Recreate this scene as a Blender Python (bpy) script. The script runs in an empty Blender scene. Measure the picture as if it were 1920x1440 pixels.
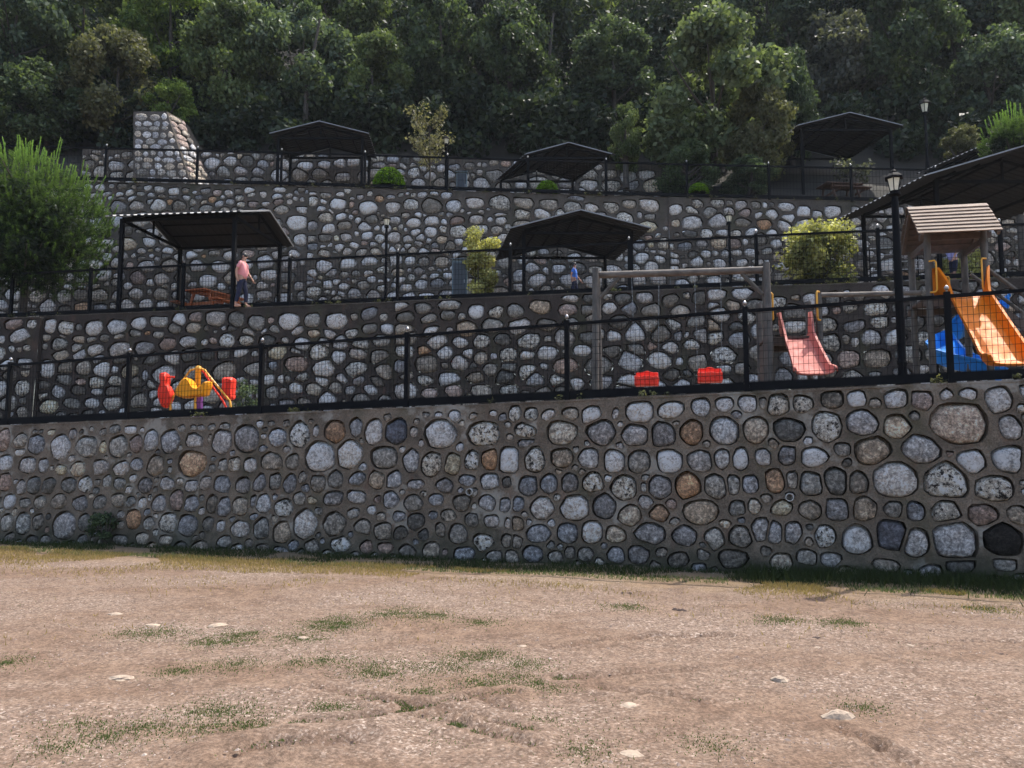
import bpy, bmesh, math, random
import numpy as np
from mathutils import Vector, Matrix, noise as mnoise
random.seed(11); RNG = np.random.default_rng(11)
R = math.radians
SC = bpy.context.scene
COL = SC.collection

# ------------------------------------------------------------------ camera, world, sun, exposure
F, PITCH, EYE = 1442.0, R(5.11), 1.75
cam = bpy.data.cameras.new('camera'); camo = bpy.data.objects.new('camera', cam); COL.objects.link(camo)
cam.sensor_width = 36; cam.lens = 36 * F / 1920; cam.clip_start = .1; cam.clip_end = 600
camo.location = (0, 0, EYE); camo.rotation_euler = (R(90) + PITCH, 0, 0)
SC.camera = camo
SUN = Vector((.34, .32, .9)).normalized()
elev = math.asin(SUN.z); azim = math.atan2(SUN.x, SUN.y)
wd = bpy.data.worlds.new('World'); SC.world = wd; wd.use_nodes = True
nt = wd.node_tree; bgn = nt.nodes['Background']
sky = nt.nodes.new('ShaderNodeTexSky'); sky.sky_type = 'NISHITA'; sky.sun_disc = False
sky.sun_elevation = elev; sky.sun_rotation = azim; sky.air_density = 1.0; sky.dust_density = 3.0; sky.ozone_density = .6
nt.links.new(sky.outputs[0], bgn.inputs[0]); bgn.inputs[1].default_value = .15
sl = bpy.data.lights.new('sun', 'SUN'); sl.energy = 2.75; sl.angle = R(.55); sl.color = (1, .95, .87)
so = bpy.data.objects.new('sun', sl); COL.objects.link(so); so.location = (20, 10, 60)
so.rotation_euler = (-SUN).to_track_quat('-Z', 'Y').to_euler()
SC.view_settings.view_transform = 'Standard'; SC.view_settings.look = 'None'
SC.view_settings.exposure = 1.3; SC.view_settings.gamma = 1
SC.cycles.max_bounces = 6; SC.cycles.transparent_max_bounces = 8

def P(px, py, Y):
    u = (px - 960) / F; v = (720 - py) / F
    D = Y / (math.cos(PITCH) - v * math.sin(PITCH))
    return Vector((u * D, Y, EYE + (math.sin(PITCH) + v * math.cos(PITCH)) * D))
def Gp(px, py, z=0.0):
    u = (px - 960) / F; v = (720 - py) / F
    dz = math.sin(PITCH) + v * math.cos(PITCH)
    t = (z - EYE) / dz
    return Vector((u * t, (math.cos(PITCH) - v * math.sin(PITCH)) * t, z))

# ------------------------------------------------------------------ materials
def newmat(name):
    m = bpy.data.materials.new(name); m.use_nodes = True
    n = m.node_tree; b = n.nodes['Principled BSDF']
    return m, n, b
def N(nt, t, **kw):
    n = nt.nodes.new(t)
    for k, v in kw.items():
        if k.startswith('i_'):
            n.inputs[k[2:].replace('_', ' ')].default_value = v
        else: setattr(n, k, v)
    return n
def pos(n, scale=None):
    g = N(n, 'ShaderNodeNewGeometry')
    if scale is None: return g.outputs['Position']
    m = N(n, 'ShaderNodeMapping'); m.inputs['Scale'].default_value = scale
    n.links.new(g.outputs['Position'], m.inputs[0]); return m.outputs[0]
def noi(n, vec, scale, detail=5, rough=.6):
    t = N(n, 'ShaderNodeTexNoise'); t.inputs['Scale'].default_value = scale
    t.inputs['Detail'].default_value = detail; t.inputs['Roughness'].default_value = rough
    n.links.new(vec, t.inputs['Vector']); return t
def ramp(n, fac, stops):
    r = N(n, 'ShaderNodeValToRGB'); e = r.color_ramp.elements
    while len(e) > 1: e.remove(e[-1])
    for i, (p, c) in enumerate(stops):
        q = e[0] if i == 0 else e.new(p)
        q.position = p; q.color = (c[0], c[1], c[2], 1) if not isinstance(c, (int, float)) else (c, c, c, 1)
    n.links.new(fac, r.inputs[0]); return r
def mix(n, fac, a, b, mode='MIX'):
    m = N(n, 'ShaderNodeMix', data_type='RGBA', blend_type=mode)
    for sock, v in ((m.inputs[0], fac), (m.inputs[6], a), (m.inputs[7], b)):
        if hasattr(v, 'is_linked') or hasattr(v, 'links'): n.links.new(v, sock)
        elif isinstance(v, (tuple, list)): sock.default_value = (*v[:3], 1)
        else: sock.default_value = v
    return m.outputs[2]
def bump(n, b, h, dist, strength=1.0):
    u = N(n, 'ShaderNodeBump'); u.inputs['Distance'].default_value = dist; u.inputs['Strength'].default_value = strength
    n.links.new(h, u.inputs['Height']); n.links.new(u.outputs[0], b.inputs['Normal'])
def simple(name, c1, c2=None, scale=6, rough=.6, metal=0, bmp=0, spec=.5, stretch=None):
    m, n, b = newmat(name)
    c2 = c2 or tuple(x * .75 for x in c1)
    t = noi(n, pos(n, stretch), scale)
    r = ramp(n, t.outputs[0], [(.3, c2), (.7, c1)])
    n.links.new(r.outputs[0], b.inputs['Base Color'])
    b.inputs['Roughness'].default_value = rough; b.inputs['Metallic'].default_value = metal
    b.inputs['Specular IOR Level'].default_value = spec
    if bmp: bump(n, b, t.outputs[0], bmp)
    return m

def stone_mat(name, shade=1.0):
    m, n, b = newmat(name)
    a = N(n, 'ShaderNodeAttribute', attribute_name='tint')
    p = pos(n)
    fine = noi(n, p, 30, 8, .8); mid = noi(n, p, 6, 4, .6)
    big = noi(n, p, 15, 7, .78)
    v1 = ramp(n, fine.outputs[0], [(.38, .58), (.62, 1.65)])
    c = mix(n, 1.0, a.outputs['Color'], v1.outputs[0], 'MULTIPLY')
    v2 = ramp(n, mid.outputs[0], [(.36, (.74, .70, .64)), (.64, (1.2, 1.19, 1.17))])
    c = mix(n, .8, c, v2.outputs[0], 'MULTIPLY')
    lp = noi(n, pos(n, (1, 1, 1.4)), 13, 6, .75)
    lr = ramp(n, lp.outputs[0], [(.40, .72), (.50, 1.05), (.60, 1.55)])
    c = mix(n, 1, c, lr.outputs[0], 'MULTIPLY')
    # lichen and dark crust on the mottled stones
    mt = ramp(n, big.outputs[0], [(.51, 0), (.565, 1)])
    mm = N(n, 'ShaderNodeMath', operation='MULTIPLY'); n.links.new(mt.outputs[0], mm.inputs[0]); n.links.new(a.outputs['Alpha'], mm.inputs[1])
    c = mix(n, mm.outputs[0], c, (.035, .03, .026))
    wv = N(n, 'ShaderNodeTexWave'); wv.inputs['Scale'].default_value = 3.5; wv.inputs['Distortion'].default_value = 14; wv.inputs['Detail'].default_value = 5; wv.inputs['Detail Scale'].default_value = 2.2
    n.links.new(p, wv.inputs['Vector']); wr = ramp(n, wv.outputs[0], [(.2, .78), (.8, 1.2)])
    c = mix(n, 1, c, wr.outputs[0], 'MULTIPLY')
    # thin veins
    w = noi(n, pos(n, (1, 1, 1.6)), 3.2, 8, .75)
    vr = ramp(n, w.outputs[0], [(.482, 0), (.5, .8), (.518, 0)])
    c = mix(n, vr.outputs[0], c, (.09, .08, .07))
    c = mix(n, 1, c, (.93, .92, .90), 'DARKEN')
    n.links.new(c, b.inputs['Base Color'])
    b.inputs['Roughness'].default_value = .85; b.inputs['Specular IOR Level'].default_value = .25
    s = N(n, 'ShaderNodeMath', operation='ADD'); n.links.new(fine.outputs[0], s.inputs[0]); n.links.new(big.outputs[0], s.inputs[1])
    bump(n, b, s.outputs[0], .07, 1.0)
    return m
def mortar_mat(name, c1, c2, low=None):
    m, n, b = newmat(name)
    p = pos(n)
    t = noi(n, p, 2.3, 6, .65); f = noi(n, p, 45, 5, .7); g = noi(n, pos(n, (1.6, 1.6, .5)), 1.1, 5, .6)
    c = ramp(n, t.outputs[0], [(.3, c2), (.68, c1)]).outputs[0]
    v = ramp(n, f.outputs[0], [(.36, .6), (.64, 1.35)])
    c = mix(n, 1, c, v.outputs[0], 'MULTIPLY')
    # run-off stains, rusty and mossy
    st = ramp(n, g.outputs[0], [(.52, 0), (.68, .55)])
    c = mix(n, st.outputs[0], c, (.055, .055, .032))
    g2 = noi(n, pos(n, (2.2, 2.2, .7)), 1.7, 4, .6)
    st2 = ramp(n, g2.outputs[0], [(.6, 0), (.72, .4)])
    c = mix(n, st2.outputs[0], c, (.13, .07, .05))
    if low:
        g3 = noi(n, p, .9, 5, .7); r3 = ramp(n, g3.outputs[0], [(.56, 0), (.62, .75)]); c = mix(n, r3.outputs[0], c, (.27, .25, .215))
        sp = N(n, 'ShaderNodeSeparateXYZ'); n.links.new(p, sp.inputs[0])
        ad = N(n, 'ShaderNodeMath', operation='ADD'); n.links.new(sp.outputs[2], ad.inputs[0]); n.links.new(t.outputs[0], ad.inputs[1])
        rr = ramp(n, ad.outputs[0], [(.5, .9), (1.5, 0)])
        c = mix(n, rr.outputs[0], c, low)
    n.links.new(c, b.inputs['Base Color']); b.inputs['Roughness'].default_value = .95; b.inputs['Specular IOR Level'].default_value = .15
    s = N(n, 'ShaderNodeMath', operation='MULTIPLY_ADD'); n.links.new(f.outputs[0], s.inputs[0]); s.inputs[1].default_value = .35
    n.links.new(noi(n, p, 9, 5, .6).outputs[0], s.inputs[2])
    bump(n, b, s.outputs[0], .035, .9)
    return m
def leaf_mat(name, dark, light, transl=.3, rough=.5):
    m, n, b = newmat(name)
    a = N(n, 'ShaderNodeAttribute', attribute_name='tint')
    c = ramp(n, a.outputs['Fac'], [(0, dark), (1, light)]).outputs[0]
    o = N(n, 'ShaderNodeObjectInfo')
    n.links.new(c, b.inputs['Base Color']); b.inputs['Roughness'].default_value = rough
    b.inputs['Specular IOR Level'].default_value = .06
    tr = N(n, 'ShaderNodeBsdfTranslucent'); n.links.new(mix(n, 1, c, (1.5, 1.6, .7), 'MULTIPLY'), tr.inputs[0])
    ms = N(n, 'ShaderNodeMixShader'); ms.inputs[0].default_value = transl
    n.links.new(b.outputs[0], ms.inputs[1]); n.links.new(tr.outputs[0], ms.inputs[2])
    n.links.new(ms.outputs[0], n.nodes['Material Output'].inputs[0])
    return m

M = {}
M['stone'] = stone_mat('field_stone')
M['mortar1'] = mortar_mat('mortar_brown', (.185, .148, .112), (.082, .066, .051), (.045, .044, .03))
M['mortar2'] = mortar_mat('mortar_dark', (.062, .05, .042), (.03, .025, .022))
M['mortar3'] = mortar_mat('mortar_grey', (.105, .09, .075), (.052, .045, .038))
M['cap'] = simple('cap_concrete', (.2, .18, .15), (.1, .09, .075), 5, .95, bmp=.01)
M['iron'] = simple('black_painted_iron', (.007, .0075, .009), (.004, .0045, .0055), 9, .75, spec=.08)
M['ball'] = simple('chrome_ball', (.4, .4, .4), (.3, .3, .3), 9, .35, metal=1)
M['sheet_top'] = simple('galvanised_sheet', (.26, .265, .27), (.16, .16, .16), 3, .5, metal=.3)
M['sheet_under'] = simple('sheet_underside_shade', (.006, .0065, .008), (.004, .0045, .006), 2, .7)  # shade under the roofs put into a near-black sheet colour
M['log'] = simple('weathered_log', (.125, .11, .09), (.045, .04, .035), 12, .8, bmp=.02, stretch=(1, 1, .35))
M['logh'] = simple('weathered_beam', (.17, .145, .118), (.06, .05, .042), 12, .8, bmp=.02, stretch=(.35, 1, 1))
M['plank'] = simple('roof_board', (.28, .20, .145), (.13, .09, .065), 9, .8, bmp=.02, stretch=(.3, 1.5, 1.5))
M['deckwood'] = simple('dark_deck_wood', (.11, .08, .06), (.06, .045, .035), 9, .8, bmp=.02)
M['brownwood'] = simple('brown_stained_board', (.14, .075, .045), (.08, .045, .03), 7, .7)
M['orangewood'] = simple('orange_stained_board', (.42, .12, .035), (.27, .07, .02), 7, .55, bmp=.008)
def plast(name, c, rough=.3):
    m, n, b = newmat(name)
    t = noi(n, pos(n), 7, 5)
    d = ramp(n, t.outputs[0], [(.3, tuple(x * .78 for x in c)), (.65, c)])
    n.links.new(d.outputs[0], b.inputs['Base Color'])
    b.inputs['Specular IOR Level'].default_value = .18
    rr = ramp(n, t.outputs[0], [(.3, rough + .22), (.7, rough)]); n.links.new(rr.outputs[0], b.inputs['Roughness'])
    return m
M['orange'] = plast('orange_plastic', (.74, .19, .003), .45)
M['pink'] = plast('faded_red_plastic', (.47, .155, .125), .6)
M['red'] = plast('red_plastic', (.85, .055, .03), .4)
M['yellow'] = plast('yellow_plastic', (.85, .33, .015), .35)
M['ybar'] = plast('yellow_steel_tube', (.8, .4, .06), .3)
M['blue'] = plast('blue_plastic', (.015, .2, .6), .3)
M['purple'] = plast('purple_paint', (.2, .07, .27), .4)
M['glass'] = simple('frosted_lamp_glass', (.72, .68, .52), (.6, .56, .42), 20, .35)
M['steel'] = simple('zinc_chain', (.3, .3, .3), (.2, .2, .2), 20, .4, metal=.8)
M['box'] = simple('blue_grey_steel', (.13, .18, .21), (.08, .11, .13), 6, .5)
M['boxdark'] = simple('cabinet_door', (.02, .026, .035), (.014, .018, .024), 6, .4)
M['pipe'] = simple('white_pvc', (.5, .5, .48), (.3, .3, .28), 20, .5)
M['hole'] = simple('pipe_inside_shade', (.006, .006, .006), (.004, .004, .004), 5, 1)
M['bark'] = simple('tree_bark', (.09, .075, .06), (.035, .03, .025), 10, .95, bmp=.03)
M['barkpale'] = simple('pale_bark', (.22, .19, .15), (.1, .08, .06), 10, .9, bmp=.02)
M['skin'] = simple('skin', (.45, .25, .17), (.4, .21, .14), 10, .6)
M['pinkshirt'] = simple('salmon_cotton', (.82, .33, .33), (.7, .25, .25), 8, .9)
M['blueshirt'] = simple('blue_cotton', (.07, .2, .62), (.05, .14, .5), 8, .9)
M['lilac'] = simple('lilac_cotton', (.36, .36, .66), (.28, .28, .52), 8, .9)
M['navy'] = simple('navy_cotton', (.015, .018, .045), (.01, .012, .03), 8, .9)
M['hair'] = simple('dark_hair', (.012, .01, .009), (.008, .007, .006), 40, .6)
M['rock'] = simple('pale_limestone', (.38, .30, .22), (.25, .19, .14), 12, .9, bmp=.02)
M['leaf_dark'] = leaf_mat('leaf_dark', (.018, .028, .018), (.115, .155, .085), .35)
M['leaf_mid'] = leaf_mat('leaf_mid', (.026, .042, .018), (.18, .225, .10), .32)
M['leaf_bright'] = leaf_mat('leaf_bright', (.036, .065, .018), (.25, .33, .09), .36)
M['leaf_olive'] = leaf_mat('leaf_olive', (.04, .042, .022), (.18, .18, .10), .3)
M['leaf_teal'] = leaf_mat('leaf_teal', (.022, .036, .026), (.15, .195, .12), .3)
M['leaf_purple'] = leaf_mat('leaf_purple', (.026, .028, .026), (.15, .155, .13), .35)
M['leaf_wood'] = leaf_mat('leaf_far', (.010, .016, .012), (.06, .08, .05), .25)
M['leaf_lit'] = leaf_mat('leaf_sunlit', (.03, .045, .022), (.22, .265, .15), .3)
M['leaf_pale'] = leaf_mat('leaf_pale', (.06, .06, .035), (.30, .28, .19), .25)
M['leaf_varie'] = leaf_mat('leaf_variegated', (.05, .065, .026), (.60, .56, .23), .3)
M['leaf_box'] = leaf_mat('leaf_clipped', (.05, .10, .008), (.22, .4, .03), .35)
M['needle'] = leaf_mat('pine_needle', (.016, .030, .015), (.24, .37, .10), .35)
M['grassg'] = leaf_mat('grass_green', (.045, .062, .024), (.125, .155, .065), .3, .7)
M['grassd'] = leaf_mat('grass_dry', (.17, .12, .055), (.36, .27, .13), .3, .8)
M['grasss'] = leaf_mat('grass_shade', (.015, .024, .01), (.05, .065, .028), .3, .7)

def gravel_mat():
    m, n, b = newmat('gravel_chips')
    a = N(n, 'ShaderNodeAttribute', attribute_name='tint')
    c = ramp(n, a.outputs['Fac'], [(0, (.09, .065, .05)), (.35, (.18, .13, .105)), (.75, (.25, .19, .155)), (1, (.38, .32, .27))])
    n.links.new(c.outputs[0], b.inputs['Base Color']); b.inputs['Roughness'].default_value = .9
    return m
M['gravel'] = gravel_mat()
def ground_mat():
    m, n, b = newmat('gravelly_soil')
    p = pos(n)
    big = noi(n, pos(n, (.7, 1.3, 1)), .55, 5, .62); mid = noi(n, p, 2.6, 6, .65); f = noi(n, p, 38, 5, .7)
    vo = N(n, 'ShaderNodeTexVoronoi'); vo.inputs['Scale'].default_value = 58; n.links.new(p, vo.inputs['Vector'])
    soil = ramp(n, mid.outputs[0], [(.3, (.118, .074, .05)), (.7, (.205, .14, .098))]).outputs[0]
    sp = N(n, 'ShaderNodeSeparateColor'); n.links.new(vo.outputs['Color'], sp.inputs[0])
    gr = ramp(n, sp.outputs[0], [(0, (.08, .055, .04)), (.14, (.145, .104, .078)), (.5, (.20, .148, .116)), (.82, (.24, .18, .142)), (.9, (.34, .27, .22)), (1, (.48, .40, .33))]).outputs[0]
    mk = ramp(n, big.outputs[0], [(.40, .05), (.60, .7)])
    c = mix(n, mk.outputs[0], soil, gr)
    v = ramp(n, f.outputs[0], [(.36, .62), (.64, 1.3)])
    c = mix(n, 1, c, v.outputs[0], 'MULTIPLY')
    v4 = ramp(n, noi(n, p, 11, 6, .75).outputs[0], [(.36, .72), (.62, 1.18)])
    c = mix(n, 1, c, v4.outputs[0], 'MULTIPLY')
    ra = N(n, 'ShaderNodeAttribute', attribute_name='rut')
    c = mix(n, ra.outputs['Fac'], c, (.085, .05, .033))
    # straw coloured litter beside the wall (distance measured along the wall's own line)
    sx = N(n, 'ShaderNodeSeparateXYZ'); n.links.new(p, sx.inputs[0])
    d1 = N(n, 'ShaderNodeMath', operation='MULTIPLY_ADD'); n.links.new(sx.outputs[0], d1.inputs[0]); d1.inputs[1].default_value = .298
    n.links.new(sx.outputs[1], d1.inputs[2])
    d2 = N(n, 'ShaderNodeMath', operation='MULTIPLY_ADD'); n.links.new(mid.outputs[0], d2.inputs[0]); d2.inputs[1].default_value = 1.6
    n.links.new(d1.outputs[0], d2.inputs[2])
    dr = ramp(n, d2.outputs[0], [(0, 0), (1, 1)])
    mr = N(n, 'ShaderNodeMapRange'); n.links.new(d2.outputs[0], mr.inputs[0]); mr.inputs[1].default_value = 11.3; mr.inputs[2].default_value = 12.4; mr.inputs[4].default_value = .6
    c = mix(n, mr.outputs[0], c, (.25, .175, .09))
    mr2 = N(n, 'ShaderNodeMapRange'); n.links.new(d2.outputs[0], mr2.inputs[0]); mr2.inputs[1].default_value = 12.4; mr2.inputs[2].default_value = 13.2; mr2.inputs[4].default_value = .75  # wall-foot strip: dark gravel, plus the wall's shadow put into the colour
    c = mix(n, mr2.outputs[0], c, (.085, .075, .055))
    n.links.new(c, b.inputs['Base Color']); b.inputs['Roughness'].default_value = .95; b.inputs['Specular IOR Level'].default_value = .15
    s = N(n, 'ShaderNodeMath', operation='ADD'); n.links.new(f.outputs[0], s.inputs[0]); n.links.new(sp.outputs[1], s.inputs[1])
    bump(n, b, s.outputs[0], .02, .7)
    return m
M['ground'] = ground_mat()
M['terrace'] = simple('terrace_earth', (.19, .15, .115), (.09, .075, .055), 2, .95, bmp=.03)
M['slope'] = simple('woodland_soil', (.034, .028, .02), (.014, .013, .009), .8, 1, bmp=.05)

# ------------------------------------------------------------------ object helpers
def tag(o, label=None, cat=None, group=None, kind=None):
    if label: o['label'] = label
    if cat: o['category'] = cat
    if group: o['group'] = group
    if kind: o['kind'] = kind
    return o
def empty(name, loc, label=None, cat=None, group=None):
    o = bpy.data.objects.new(name, None); o.empty_display_size = .2; COL.objects.link(o); o.location = loc
    return tag(o, label, cat, group)
def worldloc(o):
    v = Vector((0, 0, 0))
    while o is not None: v += o.location; o = o.parent
    return v
def link(name, me, parent=None, loc=None):
    o = bpy.data.objects.new(name, me); COL.objects.link(o)
    if parent is not None: o.parent = parent
    if loc is not None: o.location = loc
    return o
class MB:
    def __init__(s): s.v = []; s.f = []; s.mi = []
    def add(s, vs, fs, mi=0):
        b = len(s.v); s.v += [tuple(x) for x in vs]
        s.f += [tuple(i + b for i in f) for f in fs]; s.mi += [mi] * len(fs); return s
    def box(s, c, d, rz=0, mi=0, rot=None):
        c = Vector(c); m = rot or Matrix.Rotation(rz, 3, 'Z')
        vs = [c + m @ Vector((x * d[0] / 2, y * d[1] / 2, z * d[2] / 2)) for x in (-1, 1) for y in (-1, 1) for z in (-1, 1)]
        return s.add(vs, [(0, 1, 3, 2), (4, 6, 7, 5), (0, 4, 5, 1), (2, 3, 7, 6), (0, 2, 6, 4), (1, 5, 7, 3)], mi)
    def bar(s, a, b, w, h=None, up=Vector((0, 0, 1)), mi=0):
        a, b = Vector(a), Vector(b); h = h or w; t = (b - a); L = t.length; t.normalize()
        if abs(t.dot(up)) > .98: up = Vector((0, 1, 0))
        x = t.cross(up).normalized(); y = x.cross(t)
        rot = Matrix((x, t, y)).transposed()
        return s.box((a + b) / 2, (w, L, h), rot=rot, mi=mi)
    def tube(s, pts, r, n=8, caps=True, mi=0):
        pts = [Vector(p) for p in pts]; rs = r if isinstance(r, (list, tuple)) else [r] * len(pts)
        rings = []; prev = None
        for i, p in enumerate(pts):
            t = (pts[min(i + 1, len(pts) - 1)] - pts[max(i - 1, 0)]).normalized()
            if prev is None: x = t.orthogonal().normalized()
            else: x = (prev - t * prev.dot(t)).normalized()
            prev = x; y = t.cross(x)
            rings.append([p + (x * math.cos(2 * math.pi * k / n) + y * math.sin(2 * math.pi * k / n)) * rs[i] for k in range(n)])
        vs = [q for g in rings for q in g]; fs = []
        for i in range(len(pts) - 1):
            for k in range(n):
                a, b = i * n + k, i * n + (k + 1) % n
                fs.append((a, b, b + n, a + n))
        if caps: fs += [tuple(reversed(range(n))), tuple((len(pts) - 1) * n + k for k in range(n))]
        return s.add(vs, fs, mi)
    def lathe(s, c, prof, n=12, mi=0, rot0=0):
        c = Vector(c); vs = []; fs = []
        for r, z in prof:
            vs += [c + Vector((r * math.cos(rot0 + 2 * math.pi * k / n), r * math.sin(rot0 + 2 * math.pi * k / n), z)) for k in range(n)]
        for i in range(len(prof) - 1):
            for k in range(n):
                a, b = i * n + k, i * n + (k + 1) % n
                fs.append((a, b, b + n, a + n))
        fs += [tuple(reversed(range(n))), tuple((len(prof) - 1) * n + k for k in range(n))]
        return s.add(vs, fs, mi)
    def build(s, name, mat, parent=None, smooth=False, bevel=0):
        off = worldloc(parent) if parent is not None else Vector((0, 0, 0))
        me = bpy.data.meshes.new(name)
        me.from_pydata([(v[0] - off.x, v[1] - off.y, v[2] - off.z) for v in s.v], [], s.f)
        for m in (mat if isinstance(mat, (list, tuple)) else [mat]): me.materials.append(m)
        if max(s.mi, default=0): me.polygons.foreach_set('material_index', s.mi)
        if smooth: me.polygons.foreach_set('use_smooth', [True] * len(me.polygons))
        me.update(); me.validate()
        o = link(name, me, parent)
        if smooth:
            try: me.set_sharp_from_angle(angle=R(40))
            except Exception: pass
        if bevel:
            b = o.modifiers.new('bevel', 'BEVEL'); b.width = bevel; b.segments = 2; b.limit_method = 'ANGLE'
        return o
def setattr_tint(me, arr):
    a = me.attributes.new('tint', 'FLOAT_COLOR', 'POINT'); a.data.foreach_set('color', np.asarray(arr, dtype=np.float32).ravel())
def copy_tree(o, parent=None):
    c = o.copy(); COL.objects.link(c); c.parent = parent
    for ch in list(o.children): copy_tree(ch, c)
    return c

# ------------------------------------------------------------------ ground
def ruts():
    L = []
    def tr(pts, depth=.022, w=.05): L.append(([Gp(x, y) for x, y in pts], depth, w))
    tr([(1030, 1214), (1120, 1200), (1230, 1193), (1370, 1192)], .03)
    tr([(1050, 1271), (1180, 1262), (1310, 1251)], .03)
    tr([(560, 1352), (700, 1345), (800, 1325), (960, 1296)], .03)
    tr([(760, 1332), (860, 1360), (990, 1396)], .035); tr([(740, 1318), (880, 1345), (1000, 1370)], .03)
    tr([(1570, 1365), (1640, 1400), (1715, 1442)], .035); tr([(1130, 1285), (1250, 1302), (1320, 1318)], .025)
    tr([(890, 1305), (960, 1330)], .03); tr([(590, 1288), (700, 1310), (760, 1325)], .02)
    tr([(440, 1412), (520, 1398), (680, 1386)], .045, .1)
    tr([(1800, 1202), (1910, 1204)], .02)
    return L
RUTS = ruts()
def gz(x, y):
    z = .03 * (mnoise.noise(Vector((x * .45, y * .6, 1))) + .5 * mnoise.noise(Vector((x * 1.3, y * 1.6, 4))))
    z += .009 * mnoise.noise(Vector((x * 7, y * 7, 2)))
    return z
def build_ground():
    xs = np.concatenate([[-150, -80, -45, -28, -20, -15, -12], np.arange(-10.5, 9.51, .055), [11, 14, 18, 28, 45, 80, 150]])
    ys = np.concatenate([[-150, -60, -20, -6, 0, 2], np.arange(3.3, 9.0, .05), np.arange(9.0, 17.0, .09), [18, 20]])
    seg = []
    for pts, d, w in RUTS:
        for a, b in zip(pts[:-1], pts[1:]): seg.append((a.x, a.y, b.x, b.y, d, w))
    X, Y = np.meshgrid(xs, ys); Z = np.zeros_like(X); RU = np.zeros_like(X)
    for j in range(X.shape[0]):
        for i in range(X.shape[1]): Z[j, i] = gz(X[j, i], Y[j, i])
    for ax, ay, bx, by, d, w in seg:
        L2 = (bx - ax) ** 2 + (by - ay) ** 2
        t = np.clip(((X - ax) * (bx - ax) + (Y - ay) * (by - ay)) / L2, 0, 1)
        dd = np.hypot(X - ax - t * (bx - ax), Y - ay - t * (by - ay))
        s = t * math.sqrt(L2)
        g = np.exp(-(dd / w) ** 2) * (.7 + .5 * np.sin(s * 2 * math.pi / .13)) - .35 * np.exp(-((dd - 2 * w) / w) ** 2)
        Z -= d * 1.7 * g
        RU = np.maximum(RU, np.exp(-(dd / (w * 1.1)) ** 2) * (.42 + .22 * np.sin(s * 2 * math.pi / .13)) * np.clip(4 * t * (1 - t) + .5, 0, 1))
    nx, ny = len(xs), len(ys)
    v = np.stack([X.ravel(), Y.ravel(), Z.ravel()], 1)
    f = [(j * nx + i, j * nx + i + 1, (j + 1) * nx + i + 1, (j + 1) * nx + i) for j in range(ny - 1) for i in range(nx - 1)]
    me = bpy.data.meshes.new('ground'); me.from_pydata(v.tolist(), [], f); me.materials.append(M['ground'])
    me.polygons.foreach_set('use_smooth', [True] * len(me.polygons))
    at = me.attributes.new('rut', 'FLOAT', 'POINT'); at.data.foreach_set('value', RU.ravel().astype(np.float32))
    tag(link('ground', me), kind='structure')
build_ground()

# wall lines -----------------------------------------------------------------
W1A, W1B = Vector((-10.45, 15.7)), Vector((7.0, 10.5))
W1D = (W1B - W1A).normalized(); W1N = Vector((W1D.y, -W1D.x))            # towards the camera
def w1z(p): return 2.32 + (Vector((p[0], p[1])) - W1A).dot(W1D) / (W1B - W1A).length * .45
W2A, W2B = Vector((-14.7, 22.0)), Vector((12.1, 18.17))
W2D = (W2B - W2A).normalized()
def w2z(x): return float(np.interp(x, [-18, -14.7, -3.2, 6.2, 12.1, 20], [5.66, 5.68, 5.82, 5.96, 6.0, 6.0]))
def w2y(x): return 22.0 - .1429 * (x + 14.7)
W3Y, W4Y = 27.0, 32.0
def w3z(x): return float(np.interp(x, [P(p, y, 27).x for p, y in W3T], [P(p, y, 27).z for p, y in W3T]))
W3T = [(-100, 330), (215, 337), (575, 346), (960, 358), (1240, 366), (1600, 374), (2020, 384)]
def w4z(x): return float(np.interp(x, [P(p, y, 32).x for p, y in W4T], [P(p, y, 32).z for p, y in W4T]))
W4T = [(150, 276), (365, 274), (600, 282), (960, 298), (1240, 309)]

def terr(name, f, b, n=60, x0=-40, x1=40, zf=None, zb=None, mat='terrace'):
    m = MB(); xs = np.linspace(x0, x1, n); rows = 8; V = []
    for x in xs:
        for k in range(rows):
            t = k / (rows - 1); y = f(x) + (b(x) - f(x)) * t
            z = zf(x) * (1 - t) + zb(x) * t
            z += .03 * mnoise.noise(Vector((x, y, 9))) * (1 if 0 < k < rows - 1 else 0)
            V.append((x, y, z))
    F_ = [(i * rows + k, (i + 1) * rows + k, (i + 1) * rows + k + 1, i * rows + k + 1) for i in range(n - 1) for k in range(rows - 1)]
    m.add(V, F_); return tag(m.build(name, M[mat], smooth=True), kind='structure')
def w1y(x): return W1A.y + (x - W1A.x) * W1D.y / W1D.x
terr('terrace_ground', lambda x: w1y(x) + .3, lambda x: w2y(x) + .4, zf=lambda x: w1z((x, w1y(x))) - .04, zb=lambda x: w1z((x, w1y(x))) + .08)
terr('terrace_ground', lambda x: w2y(x) + .3, lambda x: W3Y + .4, zf=lambda x: w2z(x) - .04, zb=lambda x: w2z(x))
def hillz(x, y):
    l = 13.75 + (y - 32.2) * .74
    r = 10.55 + max(0, y - 27.4) * .62 + max(0, y - 33) * .16
    t = min(1, max(0, (x - 5.5) / 2.0)); t = t * t * (3 - 2 * t)
    return l * (1 - t) + r * t
terr('terrace_ground', lambda x: W3Y + .3, lambda x: W4Y + .4, x1=6.3, n=40, zf=lambda x: w3z(x) - .04, zb=lambda x: w3z(x) + .05)
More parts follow.
